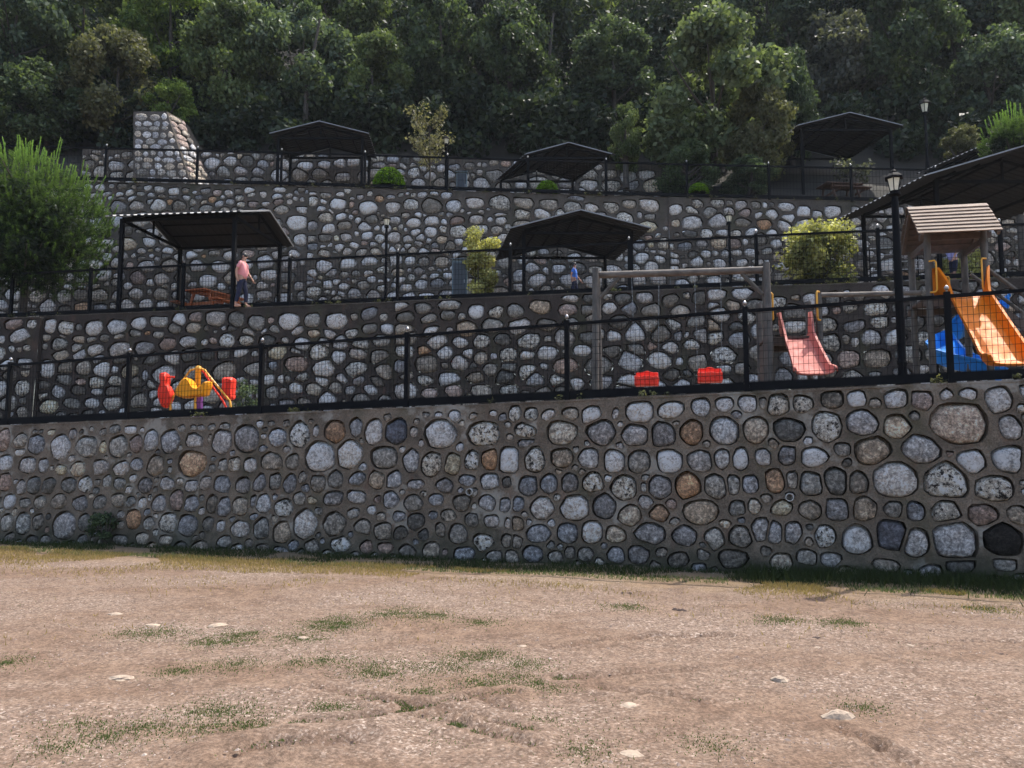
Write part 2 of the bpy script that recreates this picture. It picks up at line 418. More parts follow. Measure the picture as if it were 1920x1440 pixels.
def build_hill():
    xs = np.concatenate([np.linspace(-80, -20, 12), np.linspace(-18.7, 30, 70), np.linspace(33, 80, 10)])
    ys = np.concatenate([np.linspace(27.3, 40, 26), np.linspace(41, 130, 40)])
    V = []; F_ = []
    for y in ys:
        for x in xs:
            z = hillz(x, y) + .35 * mnoise.noise(Vector((x * .35, y * .35, 3)))
            if y < 32.3:
                if x < 6.2: z = w3z(x) - .5
                else:
                    k = min(1, (y - 27.3) / 1.0); z = (w3z(x) - .03) * (1 - k) + z * k
                    z = max(z, w3z(x) - .03)
            V.append((x, y, z))
    nx = len(xs)
    for j in range(len(ys) - 1):
        for i in range(nx - 1): F_.append((j * nx + i, j * nx + i + 1, (j + 1) * nx + i + 1, (j + 1) * nx + i))
    tag(MB().add(V, F_).build('hill', M['slope'], smooth=True), kind='structure')
build_hill()

# ------------------------------------------------------------------ masonry
TINT = dict(w=(.93, .91, .90, .15), l=(.76, .73, .71, .35), b=(.44, .44, .455, .45), g=(.45, .42, .375, .5), d=(.21, .20, .18, .5),
            m=(.84, .79, .70, 1), t=(.62, .52, .41, .5), o=(.54, .34, .21, .25), y=(.68, .58, .41, .1), p=(.48, .37, .32, .3),
            B=(.22, .225, .26, .25), K=(.018, .016, .014, 0))
def clip(poly, nx, ny, c):
    out = []; m = len(poly)
    for i in range(m):
        a, b = poly[i], poly[(i + 1) % m]
        da = a[0] * nx + a[1] * ny - c; db = b[0] * nx + b[1] * ny - c
        if da <= 0: out.append(a)
        if (da < 0 < db) or (db < 0 < da):
            t = da / (da - db); out.append((a[0] + (b[0] - a[0]) * t, a[1] + (b[1] - a[1]) * t))
    return out
def raydist(poly, cx, cz, th):
    dx, dz = math.cos(th), math.sin(th); best = 1e9; m = len(poly)
    for i in range(m):
        ax, az = poly[i][0] - cx, poly[i][1] - cz; bx, bz = poly[(i + 1) % m][0] - cx, poly[(i + 1) % m][1] - cz
        ex, ez = bx - ax, bz - az; den = dx * ez - dz * ex
        if abs(den) < 1e-9: continue
        t = (ax * ez - az * ex) / den; u = (ax * dz - az * dx) / den
        if t > 0 and -1e-6 <= u <= 1 + 1e-6 and t < best: best = t
    return best
def random_seeds(s0, s1, zlo, zhi, hmin=.24, hmax=.44, wide=1.35, rs=None, palette=None, small=.25):
    rs = rs or random; z = zlo + .05; out = []
    while z < zhi:
        h = rs.uniform(hmin, hmax); s = s0 - rs.uniform(0, .3)
        while s < s1:
            r = rs.random()
            w = h * rs.uniform(.8, 2.0) * wide / 1.35 + .12 if r > small else rs.uniform(.16, .26)
            hh = h * rs.uniform(.66, 1.0) if r > small else h * rs.uniform(.35, .7)
            wob = .08 * math.sin(s * .9 + z * 2) + rs.uniform(-.085, .085)
            out.append([s + w / 2, z + h / 2 + wob, w * rs.uniform(1.0, 1.4), hh * 1.34, palette(rs)])
            s += w + .02
        z += h
    return out
def pal_mix(spec):
    ks = list(spec); ws = [spec[k] for k in ks]
    return lambda rs: rs.choices(ks, ws)[0]
PAL_UP = pal_mix(dict(w=22, l=30, b=9, g=13, d=6, m=11, t=4, o=1.6, y=1.5, p=3))
PAL_DARK = pal_mix(dict(w=17, l=26, b=8, g=26, d=14, m=18, t=4, o=1, y=1, p=4))
def wall(name, label, A, B, zlo, zta, ztb, batter, seeds, mortar, dome=.035, rim=.02, nst=12, rings=3, group=None, s_view=None, topm=.0, maxn=300, gapk=.95, gapc=.008, ang=(.80, 1.18), exr=(2.1, 5)):
    """A, B: plan ends; the face leans back by `batter` per metre; seeds are (s, z, w, h, tint) on the face"""
    A, B = Vector(A), Vector(B); L = (B - A).length; e = (B - A) / L; n = Vector((e.y, -e.x))
    root = empty(name, (A.x + e.x * L / 2, A.y + e.y * L / 2, zlo), label, 'wall', group)
    def W(s, z, d=0.0):
        d -= batter * (z - zlo)
        return (A.x + e.x * s + n.x * d, A.y + e.y * s + n.y * d, z)
    def wob(s, z): return .016 * mnoise.noise(Vector((s * 1.4 + A.x, z * 1.4, A.y)))
    base = [(0, zlo), (L, zlo), (L, ztb - topm), (0, zta - topm)]
    S = np.array([[q[0], q[1]] for q in seeds]); Wt = np.array([q[2] * q[3] * .25 for q in seeds])
    mv = MB(); stones = []
    for i, (cs, cz, w, h, col) in enumerate(seeds):
        d2 = (S[:, 0] - cs) ** 2 + (S[:, 1] - cz) ** 2
        nb = np.argsort(d2)[1:26]; poly = base
        for j in nb:
            D = math.sqrt(d2[j])
            if D > 1.9 or D < 1e-6: continue
            ux, uz = (S[j, 0] - cs) / D, (S[j, 1] - cz) / D
            m = (D * D + Wt[i] - Wt[j]) / (2 * D)
            poly = clip(poly, ux, uz, ux * cs + uz * cz + m)
            if len(poly) < 3: break
        if len(poly) < 3: continue
        ctr = (sum(p[0] for p in poly) / len(poly), sum(p[1] for p in poly) / len(poly))
        inside = all((poly[(k + 1) % len(poly)][0] - poly[k][0]) * (cz - poly[k][1]) - (poly[(k + 1) % len(poly)][1] - poly[k][1]) * (cs - poly[k][0]) > .004 for k in range(len(poly)))
        if not inside:
            cs, cz = ctr
            if min(raydist(poly, cs, cz, t) for t in (0, 1.57, 3.14, 4.71)) < .05:
                mv.add([W(p[0], p[1], wob(*p)) for p in poly], [tuple(range(len(poly)))]); continue
        rnd = random.Random(i * 7 + int(A.x * 100))
        ex = rnd.uniform(*exr); rot = rnd.uniform(-.22, .22); ph = [rnd.uniform(0, 6.28) for _ in range(3)]
        am = (rnd.uniform(.02, .08), rnd.uniform(.02, .06), rnd.uniform(.01, .045))
        knots = [rnd.uniform(*ang) for _ in range(rnd.choice((5, 6, 6, 7, 8)))]
        def rad(th, full=False):
            t = th - rot
            r = (abs(math.cos(t) / (w / 2)) ** ex + abs(math.sin(t) / (h / 2)) ** ex) ** (-1 / ex)
            return r
        kn = len(knots); pgon = []
        for q in range(kn):
            a_ = 2 * math.pi * (q + rnd.uniform(-.28, .28)) / kn + ph[0]; rd = rad(a_) * knots[q] * 1.08
            pgon.append((cs + rd * math.cos(a_), cz + rd * math.sin(a_)))
        sq_ = rnd.uniform(.35, 1.0)
        def srad(th):
            d = raydist(pgon, cs, cz, th)
            if d > 5: d = rad(th)
            return d * sq_ + rad(th) * (1 - sq_) * (1 + am[1] * math.sin(3 * th + ph[1]))
        ths = [2 * math.pi * k / nst for k in range(nst)]
        cell = [raydist(poly, cs, cz, t) for t in ths]
        rr = [min(srad(t), c * gapk - gapc) for t, c in zip(ths, cell)]
        rr = [max(.02, .06 * rr[k - 1] + .88 * rr[k] + .06 * rr[(k + 1) % nst]) for k in range(nst)]
        rr = [min(a, c * .95) for a, c in zip(rr, cell)]
        # mortar: from the cell edge in to the hole, then down the hole's side
        an = sorted(set([round(t, 5) for t in ths] + [round(math.atan2(p[1] - cz, p[0] - cs) % (2 * math.pi), 5) for p in poly]))
        o_, h_ = [], []
        for t in an:
            k = t / (2 * math.pi) * nst; k0 = int(k) % nst; fr = k - int(k)
            hr = rr[k0] * (1 - fr) + rr[(k0 + 1) % nst] * fr
            oc = max(raydist(poly, cs, cz, t), hr * 1.01)
            if oc > 5: oc = hr * 1.05
            o_.append((cs + oc * math.cos(t), cz + oc * math.sin(t))); h_.append((cs + hr * math.cos(t), cz + hr * math.sin(t)))
        mN = len(an)
        vs = [W(a, b, wob(a, b)) for a, b in o_] + [W(a, b, wob(a, b) + .004) for a, b in h_] + [W(cs + (a - cs) * .97, cz + (b - cz) * .97, -.16) for a, b in h_]
        fs = []
        for k in range(mN):
            q = (k + 1) % mN
            fs += [(k, q, mN + q, mN + k), (mN + k, mN + q, 2 * mN + q, 2 * mN + k)]
        mv.add(vs, fs)
        # the stone
        dm = dome * rnd.uniform(.5, 1.3) * min(1, (w + h) / .7); rm = rim * rnd.uniform(.3, 1.4)
        sh = rim * .35
        prof = [(.985, -.15), (.915, -rm), (.80, dm * .8), (.42, dm)] if rings == 3 else [(.985, -.13), (.895, -rm), (.62, dm * .8)]
        vs = []; N_ = nst
        rr2 = [a * (1 + rnd.uniform(-.06, .03)) for a in rr]
        for q, (sc, dp) in enumerate(prof):
            for k, t in enumerate(ths):
                a = (rr[k] if q == 0 else rr2[k]) * sc * (1 if q == 0 else 1 - .02)
                jit = 0 if q == 0 else rnd.uniform(-.4, .4) * dm + dm * .35 * mnoise.noise(Vector((math.cos(t) * 1.5 + i, math.sin(t) * 1.5, q)))
                vs.append(Vector(W(cs + a * math.cos(t), cz + a * math.sin(t) - (sh if q else 0), dp + jit)))
        vs.append(Vector(W(cs, cz - sh, dm * rnd.uniform(.9, 1.2))))
        fs = []
        for q in range(len(prof) - 1):
            for k in range(N_):
                a, b = q * N_ + k, q * N_ + (k + 1) % N_
                fs.append((a, b, b + N_, a + N_))
        t0 = (len(prof) - 1) * N_
        fs += [(t0 + k, t0 + (k + 1) % N_, len(vs) - 1) for k in range(N_)]
        c = TINT[col]; v = rnd.uniform(.62, 1.3); wm = rnd.uniform(-.04, .09)
        tint = (c[0] * v * (1 + wm), c[1] * v, c[2] * v * (1 - wm), min(1, c[3] * rnd.uniform(.4, 1.6)) if col != 'm' else 1.0)
        vis = 1 if s_view is None or s_view[0] < cs < s_view[1] else 0
        stones.append((vis, sum(rr) ** 2 / nst ** 2, Vector(W(cs, cz)), vs, fs, tint))
    for s_, zt_ in ((0, zta - topm), (L, ztb - topm)):
        mv.add([W(s_, zlo, 0), W(s_, zt_, 0), W(s_, zt_, -.6), W(s_, zlo, -.6)], [(0, 1, 2, 3)])
    mv.build('mortar', mortar, root, smooth=True)
    stones.sort(key=lambda q: (-q[0], -q[1]))
    off = worldloc(root)
    for vis, ar, c, vs, fs, tint in stones[:maxn]:
        me = bpy.data.meshes.new('stone'); me.from_pydata([tuple(v - c) for v in vs], [], fs); me.materials.append(M['stone'])
        me.polygons.foreach_set('use_smooth', [True] * len(fs)); setattr_tint(me, [tint] * len(vs))
        link('stone', me, root, c - off)
    rest = stones[maxn:]
    if rest:
        V, F_, T = [], [], []
        for vis, ar, c, vs, fs, tint in rest:
            b = len(V); V += [tuple(v - off) for v in vs]; F_ += [tuple(x + b for x in f) for f in fs]; T += [tint] * len(vs)
        me = bpy.data.meshes.new('rubble'); me.from_pydata(V, [], F_); me.materials.append(M['stone'])
        me.polygons.foreach_set('use_smooth', [True] * len(F_)); setattr_tint(me, T)
        tag(link('rubble', me, root), kind='stuff')
    return root, W, e, n, L, len(stones)
def cap(root, W, L, zta, ztb, depth=.34, h=.07, mat='cap', n=40, over=.02):
    """rough concrete capping: the wall's own top edge, slightly uneven"""
    V, F_ = [], []
    for k in range(n + 1):
        s = L * k / n; zt = zta + (ztb - zta) * k / n
        j = .012 * mnoise.noise(Vector((s * 2.1, zt, 5))); j2 = .012 * mnoise.noise(Vector((s * 3.1, zt, 8)))
        V += [W(s, zt - h, over + j), W(s, zt + j2, over + j), W(s, zt + j2, -depth), W(s, zt - h - .1, -depth), W(s, zt - h, -.02)]
    for k in range(n):
        a, b = k * 5, k * 5 + 5
        F_ += [(a, b, b + 1, a + 1), (a + 1, b + 1, b + 2, a + 2), (a + 2, b + 2, b + 3, a + 3), (a + 4, b + 4, b, a)]
    F_ += [(0, 1, 2, 3, 4), tuple(n * 5 + q for q in (4, 3, 2, 1, 0))]
    MB().add(V, F_).build('coping', M[mat], root)

# --- front wall: the stones read off the photograph, then smaller ones between them
STONES = {
 (0, 740): "20,345,90,150,p 155,345,95,100,g 150,425,70,60,l 270,370,110,130,b 450,395,130,170,l 650,390,160,150,g 775,395,50,110,y 885,390,130,160,g 1025,365,80,140,p 1135,345,95,165,l 1270,345,125,180,b 1455,350,150,100,l 1585,330,40,90,g 1665,345,120,190,b 1850,330,170,190,b 45,515,80,110,l 205,525,140,100,l 325,530,60,90,l 455,560,80,60,y 585,560,100,110,t 745,545,160,100,l 915,550,105,95,l 1030,520,90,80,b 1155,530,130,140,t 1275,560,30,50,g 1445,510,235,165,o 1590,550,45,60,g 1670,540,80,90,g 1755,520,80,100,m 1880,520,80,100,l 40,650,90,130,p 165,690,55,120,l 255,675,90,120,d 365,680,90,110,d 525,670,110,100,g 640,670,100,120,m 735,650,40,70,g 805,640,60,90,g 895,665,80,80,g 1000,625,50,50,l 1090,680,105,100,b 1255,665,125,80,b 1440,670,90,100,b 1540,660,70,95,l 1665,670,115,110,b 1820,680,100,120,b 70,800,85,100,l 190,810,80,70,g 305,810,90,80,g 440,800,105,100,g 590,805,145,95,b 750,800,90,90,g 890,785,90,90,t 985,800,60,70,g 1070,810,60,80,l 1125,770,30,40,m 1195,815,95,120,b 1325,785,80,150,p 1435,815,105,110,b 1590,820,70,130,d 1680,840,80,140,b 1800,835,90,150,t 1910,800,50,90,b 55,960,90,120,g 175,960,110,150,g 285,950,80,110,g 480,980,160,190,b 640,960,90,120,d 790,960,120,140,d 1000,930,95,140,o 1115,960,80,90,g 1255,960,110,130,m 1405,980,125,150,b 1560,970,70,100,d 1655,985,55,80,l 1800,1005,140,115,l 905,1085,150,60,g 1070,1075,90,80,g 1225,1085,90,60,g 1680,1100,130,70,g 265,275,34,28,g 310,275,30,28,d 385,280,50,35,y 775,275,45,50,g 865,260,80,60,g 985,260,85,55,l 1360,250,50,45,g 1450,245,40,38,m 1510,245,55,40,l 1590,240,50,40,g 1690,240,70,60,g",
 (480, 740): "160,320,125,130,b 325,300,125,180,m 450,270,35,95,l 590,280,140,150,o 755,250,80,140,b 880,275,110,215,l 1045,280,155,170,B 1185,275,50,70,l 1205,200,50,40,g 1380,295,240,190,l 1700,285,290,150,m 115,500,170,115,g 290,485,90,120,g 480,465,215,205,l 700,445,155,210,w 965,470,240,130,g 1160,495,95,195,l 1315,510,130,205,m 1475,515,100,170,y 1610,480,95,150,m 1755,480,110,170,o 1895,490,125,210,w 1240,360,35,45,l 1275,150,50,35,g 1370,150,60,40,l 1490,160,85,80,w 1630,160,90,45,g 1780,135,60,35,l 115,215,50,35,g 990,165,50,45,g 30,655,90,130,b 140,640,75,150,g 255,660,90,130,b 350,620,55,90,g 465,660,100,120,g 595,640,105,130,g 760,630,125,95,b 905,635,100,145,t 1035,635,100,120,b 1195,670,150,60,b 1415,680,120,90,b 1585,640,120,70,b 1755,665,130,110,l 1880,655,60,70,d 50,815,100,130,l 205,845,140,120,m 325,775,90,80,g 420,790,80,45,y 575,775,145,95,b 755,765,130,80,l 1015,785,110,115,b 915,785,50,50,p 1180,810,125,110,g 1350,785,140,75,b 1545,810,120,110,d 1735,810,130,110,b 1890,815,80,90,b 45,1000,100,170,g 200,1030,120,160,t 360,970,160,220,l 600,970,170,165,g 470,870,50,45,g 725,890,90,70,g 870,860,60,60,l 935,910,60,60,g 1070,910,90,75,b 790,1000,120,90,g 960,1020,120,110,g 1200,950,130,110,d 1080,1040,110,90,d 1380,1010,60,110,g 1430,895,110,80,m 1520,1050,140,130,g 1620,940,90,100,g 1765,945,100,80,l 1715,1080,150,120,m 1255,1050,80,90,d 1895,960,50,70,l 50,1150,110,60,d 420,1130,100,90,g 630,1120,190,90,m 825,1140,90,90,p 970,1150,100,70,p 1130,1170,120,80,d 1315,1165,130,110,g 1560,1190,180,90,b 1790,1210,120,80,g 1890,1090,80,90,g",
 (960, 740): "20,150,70,110,m 140,145,95,85,m 275,150,95,75,l 435,145,125,85,t 605,130,165,115,w 775,140,40,70,l 950,130,190,140,w 1190,110,200,105,w 1415,95,130,115,w 1595,70,120,95,l 1770,65,125,115,l 1890,60,60,70,g 90,265,180,90,m 90,330,120,50,b 360,275,250,155,t 670,280,205,160,b 920,300,195,145,b 1140,300,150,180,b 1345,280,150,190,o 1590,265,195,185,w 1825,265,160,170,t 170,485,135,190,m 380,470,165,130,t 575,475,135,145,w 760,500,150,180,l 950,500,160,155,g 1170,500,190,175,w 1410,495,165,140,l 1580,475,95,145,w 1715,475,105,170,w 1880,465,100,110,l 120,680,130,130,b 275,665,115,150,b 435,660,105,150,b 600,660,160,130,m 835,695,180,160,m 990,690,40,70,g 1110,690,160,170,b 1320,685,175,200,o 1525,690,150,160,g 1660,670,80,140,g 1785,670,110,120,b 40,820,90,100,b 220,850,165,150,l 470,845,195,165,l 695,835,155,155,b 885,895,165,135,t 1105,890,140,110,o 1415,880,310,150,t 1690,850,110,100,g 1820,840,80,100,t 40,960,90,90,t 200,1040,190,120,b 415,1035,135,150,b 600,1030,145,160,l 765,1050,140,110,t 1035,1040,230,130,b 1295,1055,180,140,b 1515,1060,120,150,g 1715,1060,160,150,g 1870,1010,120,190,b 30,1100,80,90,g 155,1195,165,110,b 330,1210,110,80,g 430,1180,70,80,g 550,1195,120,90,g 780,1200,140,100,b 945,1200,150,120,b 1120,1180,80,60,g 1245,1240,180,100,d 1400,1190,100,70,g 1660,1240,240,110,d",
 (1440, 740): "75,80,160,140,m 260,65,140,130,m 480,30,160,120,d 670,30,120,120,w 960,30,190,120,l 1155,40,150,120,p 1345,10,90,110,w 1490,0,145,90,w 1740,30,170,170,w 160,260,250,150,d 445,235,190,210,m 710,215,240,190,b 970,240,185,150,t 1430,215,500,250,T 1820,245,140,180,l 145,450,110,150,b 350,465,220,125,w 560,410,110,90,g 780,420,270,190,t 1150,410,300,180,l 1520,490,200,165,w 1810,480,270,180,w 50,650,120,190,o 180,640,80,120,g 325,665,150,170,g 510,645,150,200,d 670,660,140,150,g 950,630,330,230,l 1340,650,300,240,m 1705,700,310,170,m 105,850,160,110,y 320,865,170,120,t 520,875,145,160,b 730,850,155,180,t 940,850,130,120,g 1110,870,115,130,b 1340,860,240,170,m 1615,890,240,130,p 1875,900,160,110,t 40,1030,110,180,b 190,1040,130,150,b 440,1065,160,150,m 665,1090,200,200,l 925,1050,180,230,B 1110,1110,160,180,l 1405,1090,320,230,b 1770,1090,280,210,K 280,1220,170,100,g 470,1235,150,90,l 900,1275,290,80,g 1430,1290,250,80,d 1780,1270,200,80,g"}
TINT['T'] = (.66, .51, .40, .7)
def front_wall():
    A = W1A - W1D * 4.0; B = W1B + W1D * 4.0; L = (B - A).length; e = W1D; n = W1N; batter = .075; zlo = -.12
    camp = Vector((0, 0, EYE)); nrm = Vector((n.x, n.y, batter))
    def to_face(px, py):
        u = (px - 960) / F; v = (720 - py) / F
        d = Vector((u, math.cos(PITCH) - v * math.sin(PITCH), math.sin(PITCH) + v * math.cos(PITCH)))
        o = Vector((A.x, A.y, zlo)); t = (o - camp).dot(nrm) / d.dot(nrm); p = camp + d * t
        return (Vector((p.x, p.y)) - A).dot(e), p.z, t
    def zt(s): return w1z(A + e * s)
    seeds = []
    for (ox, oy), txt in STONES.items():
        for it in txt.split():
            x, y, w, h, c = it.split(','); x, y, w, h = map(float, (x, y, w, h))
            px, py = ox + x / 4, oy + y / 4
            s, z, t = to_face(px, py)
            s2 = to_face(px + w / 8, py)[0]; s1 = to_face(px - w / 8, py)[0]; z2 = to_face(px, py - h / 8)[1]; z1 = to_face(px, py + h / 8)[1]
            if z > zt(s) - .06: continue
            if any((s - q[0]) ** 2 + (z - q[1]) ** 2 < .006 for q in seeds): continue
            seeds.append([s, z, (s2 - s1) * 1.24, (z2 - z1) * 1.22, c])
    rs = random.Random(5)
    pal = pal_mix(dict(l=14, b=14, g=30, d=14, m=8, t=6, p=4, w=4))
    # unseen ends of the wall
    for s0, s1 in ((0, to_face(-12, 900)[0]), (to_face(1935, 900)[0], L)):
        for q in random_seeds(s0, s1, zlo, 2.6, .26, .42, rs=rs, palette=pal):
            if s0 < q[0] < s1 and q[1] < zt(q[0]) - .1: seeds.append(q)
    for r, tries in ((.15, 5000), (.105, 6000), (.07, 7000), (.05, 4000)):
        arr = np.array([[q[0], q[1], q[2], q[3]] for q in seeds])
        for _ in range(tries):
            s, z = rs.uniform(.1, L - .1), rs.uniform(zlo + .05, 2.9)
            if z > zt(s) - .1 - r: continue
            if r < .08 and z < .7 and rs.random() < .2: continue
            a = ((arr[:, 0] - s) / (arr[:, 2] / 2.2 + r * 1.1 + .012)) ** 2 + ((arr[:, 1] - z) / (arr[:, 3] / 2.2 + r + .012)) ** 2
            if a.min() < 1: continue
            q = [s, z, r * 2.2 * rs.uniform(.95, 1.3), r * 2.2 * rs.uniform(.8, 1.1), pal(rs)]
            seeds.append(q); arr = np.vstack([arr, q[:4]])
    v0, v1 = to_face(-10, 900)[0], to_face(1930, 900)[0]
    root, W, _, _, L, cnt = wall('retaining_wall', 'lowest rubble stone retaining wall, tallest stones, standing on the gravel lot', A, B, zlo, zt(0), zt(L), batter, seeds, M['mortar1'],
        dome=.04, rim=.05, nst=16, rings=3, s_view=(v0, v1), topm=.025)
    cap(root, W, L, zt(0), zt(L), depth=.4, h=.03, n=120, mat='mortar1', over=.012)
    for px, py in ((882, 922), (1480, 932)):
        s, z, t = to_face(px, py); c = Vector(W(s, z, .07)); b = Vector(W(s, z, -.08)); r = .058
        nn = (c - b).normalized(); x = Vector((e.x, e.y, 0)); y = nn.cross(x)
        V = []; k = 16
        for (rad, q) in ((r, b), (r, c), (r * .84, c), (r * .84, b)):
            V += [q + (x * math.cos(2 * math.pi * i / k) + y * math.sin(2 * math.pi * i / k)) * rad for i in range(k)]
        F_ = [(g * k + i, g * k + (i + 1) % k, (g + 1) * k + (i + 1) % k, (g + 1) * k + i) for g in range(3) for i in range(k)]
        MB().add(V, F_).build('drain_pipe', M['pipe'], root)
        MB().add(V[3 * k:], [tuple(range(k))]).build('pipe_bore_shade', M['hole'], root)  # black disc in the pipe, painted dark for its shaded depth
    return cnt
print('front stones', front_wall())

def up_wall(name, label, A, B, zlo, zta, ztb, mat, seed, pal, hmin, hmax, cov=True, dome=.03, group=None, small=.25, off=0, capmat='mortar3', maxn=300, wide=1.35):
    A, B = Vector(A), Vector(B); e = (B - A).normalized(); n = Vector((e.y, -e.x)); A, B = A + n * off, B + n * off
    L = (B - A).length; rs = random.Random(seed)
    sd = [q for q in random_seeds(0, L, zlo, max(zta, ztb), hmin, hmax, rs=rs, palette=pal, small=small, wide=wide)
          if .06 < q[0] < L - .06 and q[1] < zta + (ztb - zta) * q[0] / L - .1]
    root, W, _, _, L, cnt = wall(name, label, A, B, zlo, zta, ztb, .035, sd, mat, dome=dome, rim=.028, nst=12, rings=2, topm=.025, group=group, maxn=maxn, gapk=.935, gapc=.005, ang=(.70, 1.25), exr=(2.2, 7))
    cap(root, W, L, zta, ztb, depth=.36, h=.03, n=int(L * 4), mat=capmat, over=.01)
    print(label[:40], cnt); return root
def x2(px):   # x on wall 2's line under a pixel column
    u = (px - 960) / F; return u * 19.9 / (1 + .1429 * u) if True else 0
j = [-18.5, P(72, 590, w2y(-12.6)).x, x2(735), x2(1330), 21]
lab2 = ['end bay of the second stone wall, below the big pine', 'bay of the second stone wall behind the small red and yellow spinner',
        'bay of the second stone wall behind the swing frame', 'bay of the second stone wall behind the slides and play tower']
for k in range(4):
    a, b = j[k] , j[k + 1]
    up_wall('retaining_wall', lab2[k], (a, w2y(a)), (b, w2y(b)), 2.3, w2z(a) - (.05 if k == 0 else 0), w2z(b) - (.05 if k == 0 else 0), M['mortar2'], 40 + k, PAL_DARK, .22, .46, off=[.14, 0, .06, .02][k], dome=.045, small=.2, group='bays of the second retaining wall')
j = [-20, P(575, 400, 27).x, P(960, 400, 27).x, P(1255, 400, 27).x, P(1600, 400, 27).x, 26]
lab3 = ['bay of the third stone wall behind the shelter with the walking man', 'bay of the third stone wall behind the grey steel cabinet',
        'bay of the third stone wall behind the gabled shelter and blue-shirted child', 'bay of the third stone wall behind the yellow variegated bush', 'bay of the third stone wall behind the widest shelter and the play tower roof']
for k in range(5):
    a, b = j[k], j[k + 1]
    up_wall('retaining_wall', lab3[k], (a, W3Y), (b, W3Y), 5.4, w3z(a), w3z(b), M['mortar3'], 60 + k, PAL_UP, .2, .45, off=[0, .03, 0, .03, 0][k], dome=.03, group='bays of the third retaining wall')
a, b = P(150, 300, 32).x, P(1240, 300, 32).x; mdl = P(690, 300, 32).x
PAL_TOP = pal_mix(dict(w=6, l=34, b=9, g=32, d=6, m=8, t=4, p=2))
up_wall('retaining_wall', 'topmost low stone wall behind the smallest gabled shelter', (a, W4Y), (mdl, W4Y), 10.6, w4z(a), w4z(mdl), M['mortar3'], 81, PAL_TOP, .26, .5, dome=.03, group='bays of the topmost wall')
up_wall('retaining_wall', 'topmost low stone wall behind the skewed gabled shelter and sapling', (mdl, W4Y), (b, W4Y), 10.6, w4z(mdl), w4z(b), M['mortar3'], 82, PAL_TOP, .26, .5, dome=.03, off=.02, group='bays of the topmost wall')

def buttress():
    Yb = 30.6
    p0, p1, p2, p3 = P(250, 345, Yb), P(358, 345, Yb), P(312, 209, Yb + 1.1), P(250, 209, Yb + 1.1)
    c = (p0 + p1) / 2; root = empty('stone_buttress', (c.x, c.y, p0.z), 'tapering stone buttress rising above the topmost wall, one flank sunlit', 'buttress')
    # front face as masonry in its own plane
    ex = (p1 - p0).normalized(); up = ((p3 - p0)).normalized(); nn = ex.cross(up)
    if nn.y > 0: nn = -nn
    rs = random.Random(9); H = (p3 - p0).length; Wd = (p1 - p0).length; Wt_ = (p2 - p3).length
    back = Vector((.5, 2.2, 0))
    q1, q2 = p1 + Vector((.62, 1.0, 0)), p2 + Vector((.32, .8, .0))
    b0, b1 = p0 + Vector((0, 3, 0)), q1 + Vector((0, 2.5, 0)); t0, t1 = p3 + Vector((0, 2, 0)), q2 + Vector((0, 2, 0))
    MB().add([p0, p1, p2, p3, q1, q2, b0, b1, t0, t1], [(0, 1, 2, 3), (1, 4, 5, 2), (4, 7, 9, 5), (3, 2, 5, 9, 8), (0, 3, 8, 6), (6, 8, 9, 7)]).build('mortar', M['mortar3'], root)
    def face(o, ax, ay, n_, wf, H, cnt_seed, pal):
        rs = random.Random(cnt_seed); z = .05
        while z < H - .15:
            h = rs.uniform(.26, .42); w_ = wf(z + h / 2); s = .05
            while s < w_ - .12:
                w = min(rs.uniform(.24, .6), w_ - s - .04)
                if w > .14:
                    c = o + ax * (s + w / 2) + ay * (z + h / 2 + rs.uniform(-.05, .05)); k = 8; vs = []; jr = [rs.uniform(.82, 1.16) for _ in range(8)]
                    for sc, d in ((1, -.02), (.88, .02), (.5, .03)):
                        vs += [(ax * math.cos(t) * w * .49 * sc * jr[i_] + ay * math.sin(t) * h * .49 * sc * jr[i_] + n_ * d) for i_, t in enumerate([2 * math.pi * i / k for i in range(k)])]
                    vs.append(n_ * .034); fs = [(g * k + i, g * k + (i + 1) % k, (g + 1) * k + (i + 1) % k, (g + 1) * k + i) for g in range(2) for i in range(k)] + [(2 * k + i, 2 * k + (i + 1) % k, 3 * k) for i in range(k)]
                    me = bpy.data.meshes.new('stone'); me.from_pydata([tuple(v) for v in vs], [], fs); me.materials.append(M['stone'])
                    me.polygons.foreach_set('use_smooth', [True] * len(fs)); c_ = TINT[pal(rs)]; setattr_tint(me, [c_] * len(vs))
                    link('stone', me, root, c - root.location)
                s += w + .03
            z += h
    face(p0, ex, up, nn, lambda z: Wd + (Wt_ - Wd) * z / H, H, 3, pal_mix(dict(l=30, g=30, b=12, t=10, d=6)))
    ex2 = (q1 - p1).normalized(); up2 = (p2 - p1).normalized(); n2 = ex2.cross(up2).normalized()
    if n2.x < 0: n2 = -n2
    H2 = (p2 - p1).length; w0 = (q1 - p1).length; w1 = (q2 - p2).length
    face(p1, ex2, up2, n2, lambda z: w0 + (w1 - w0) * z / H2, H2, 4, pal_mix(dict(t=30, p=20, l=20)))  # warmer stones on this flank put its sunlight into the colour
buttress()

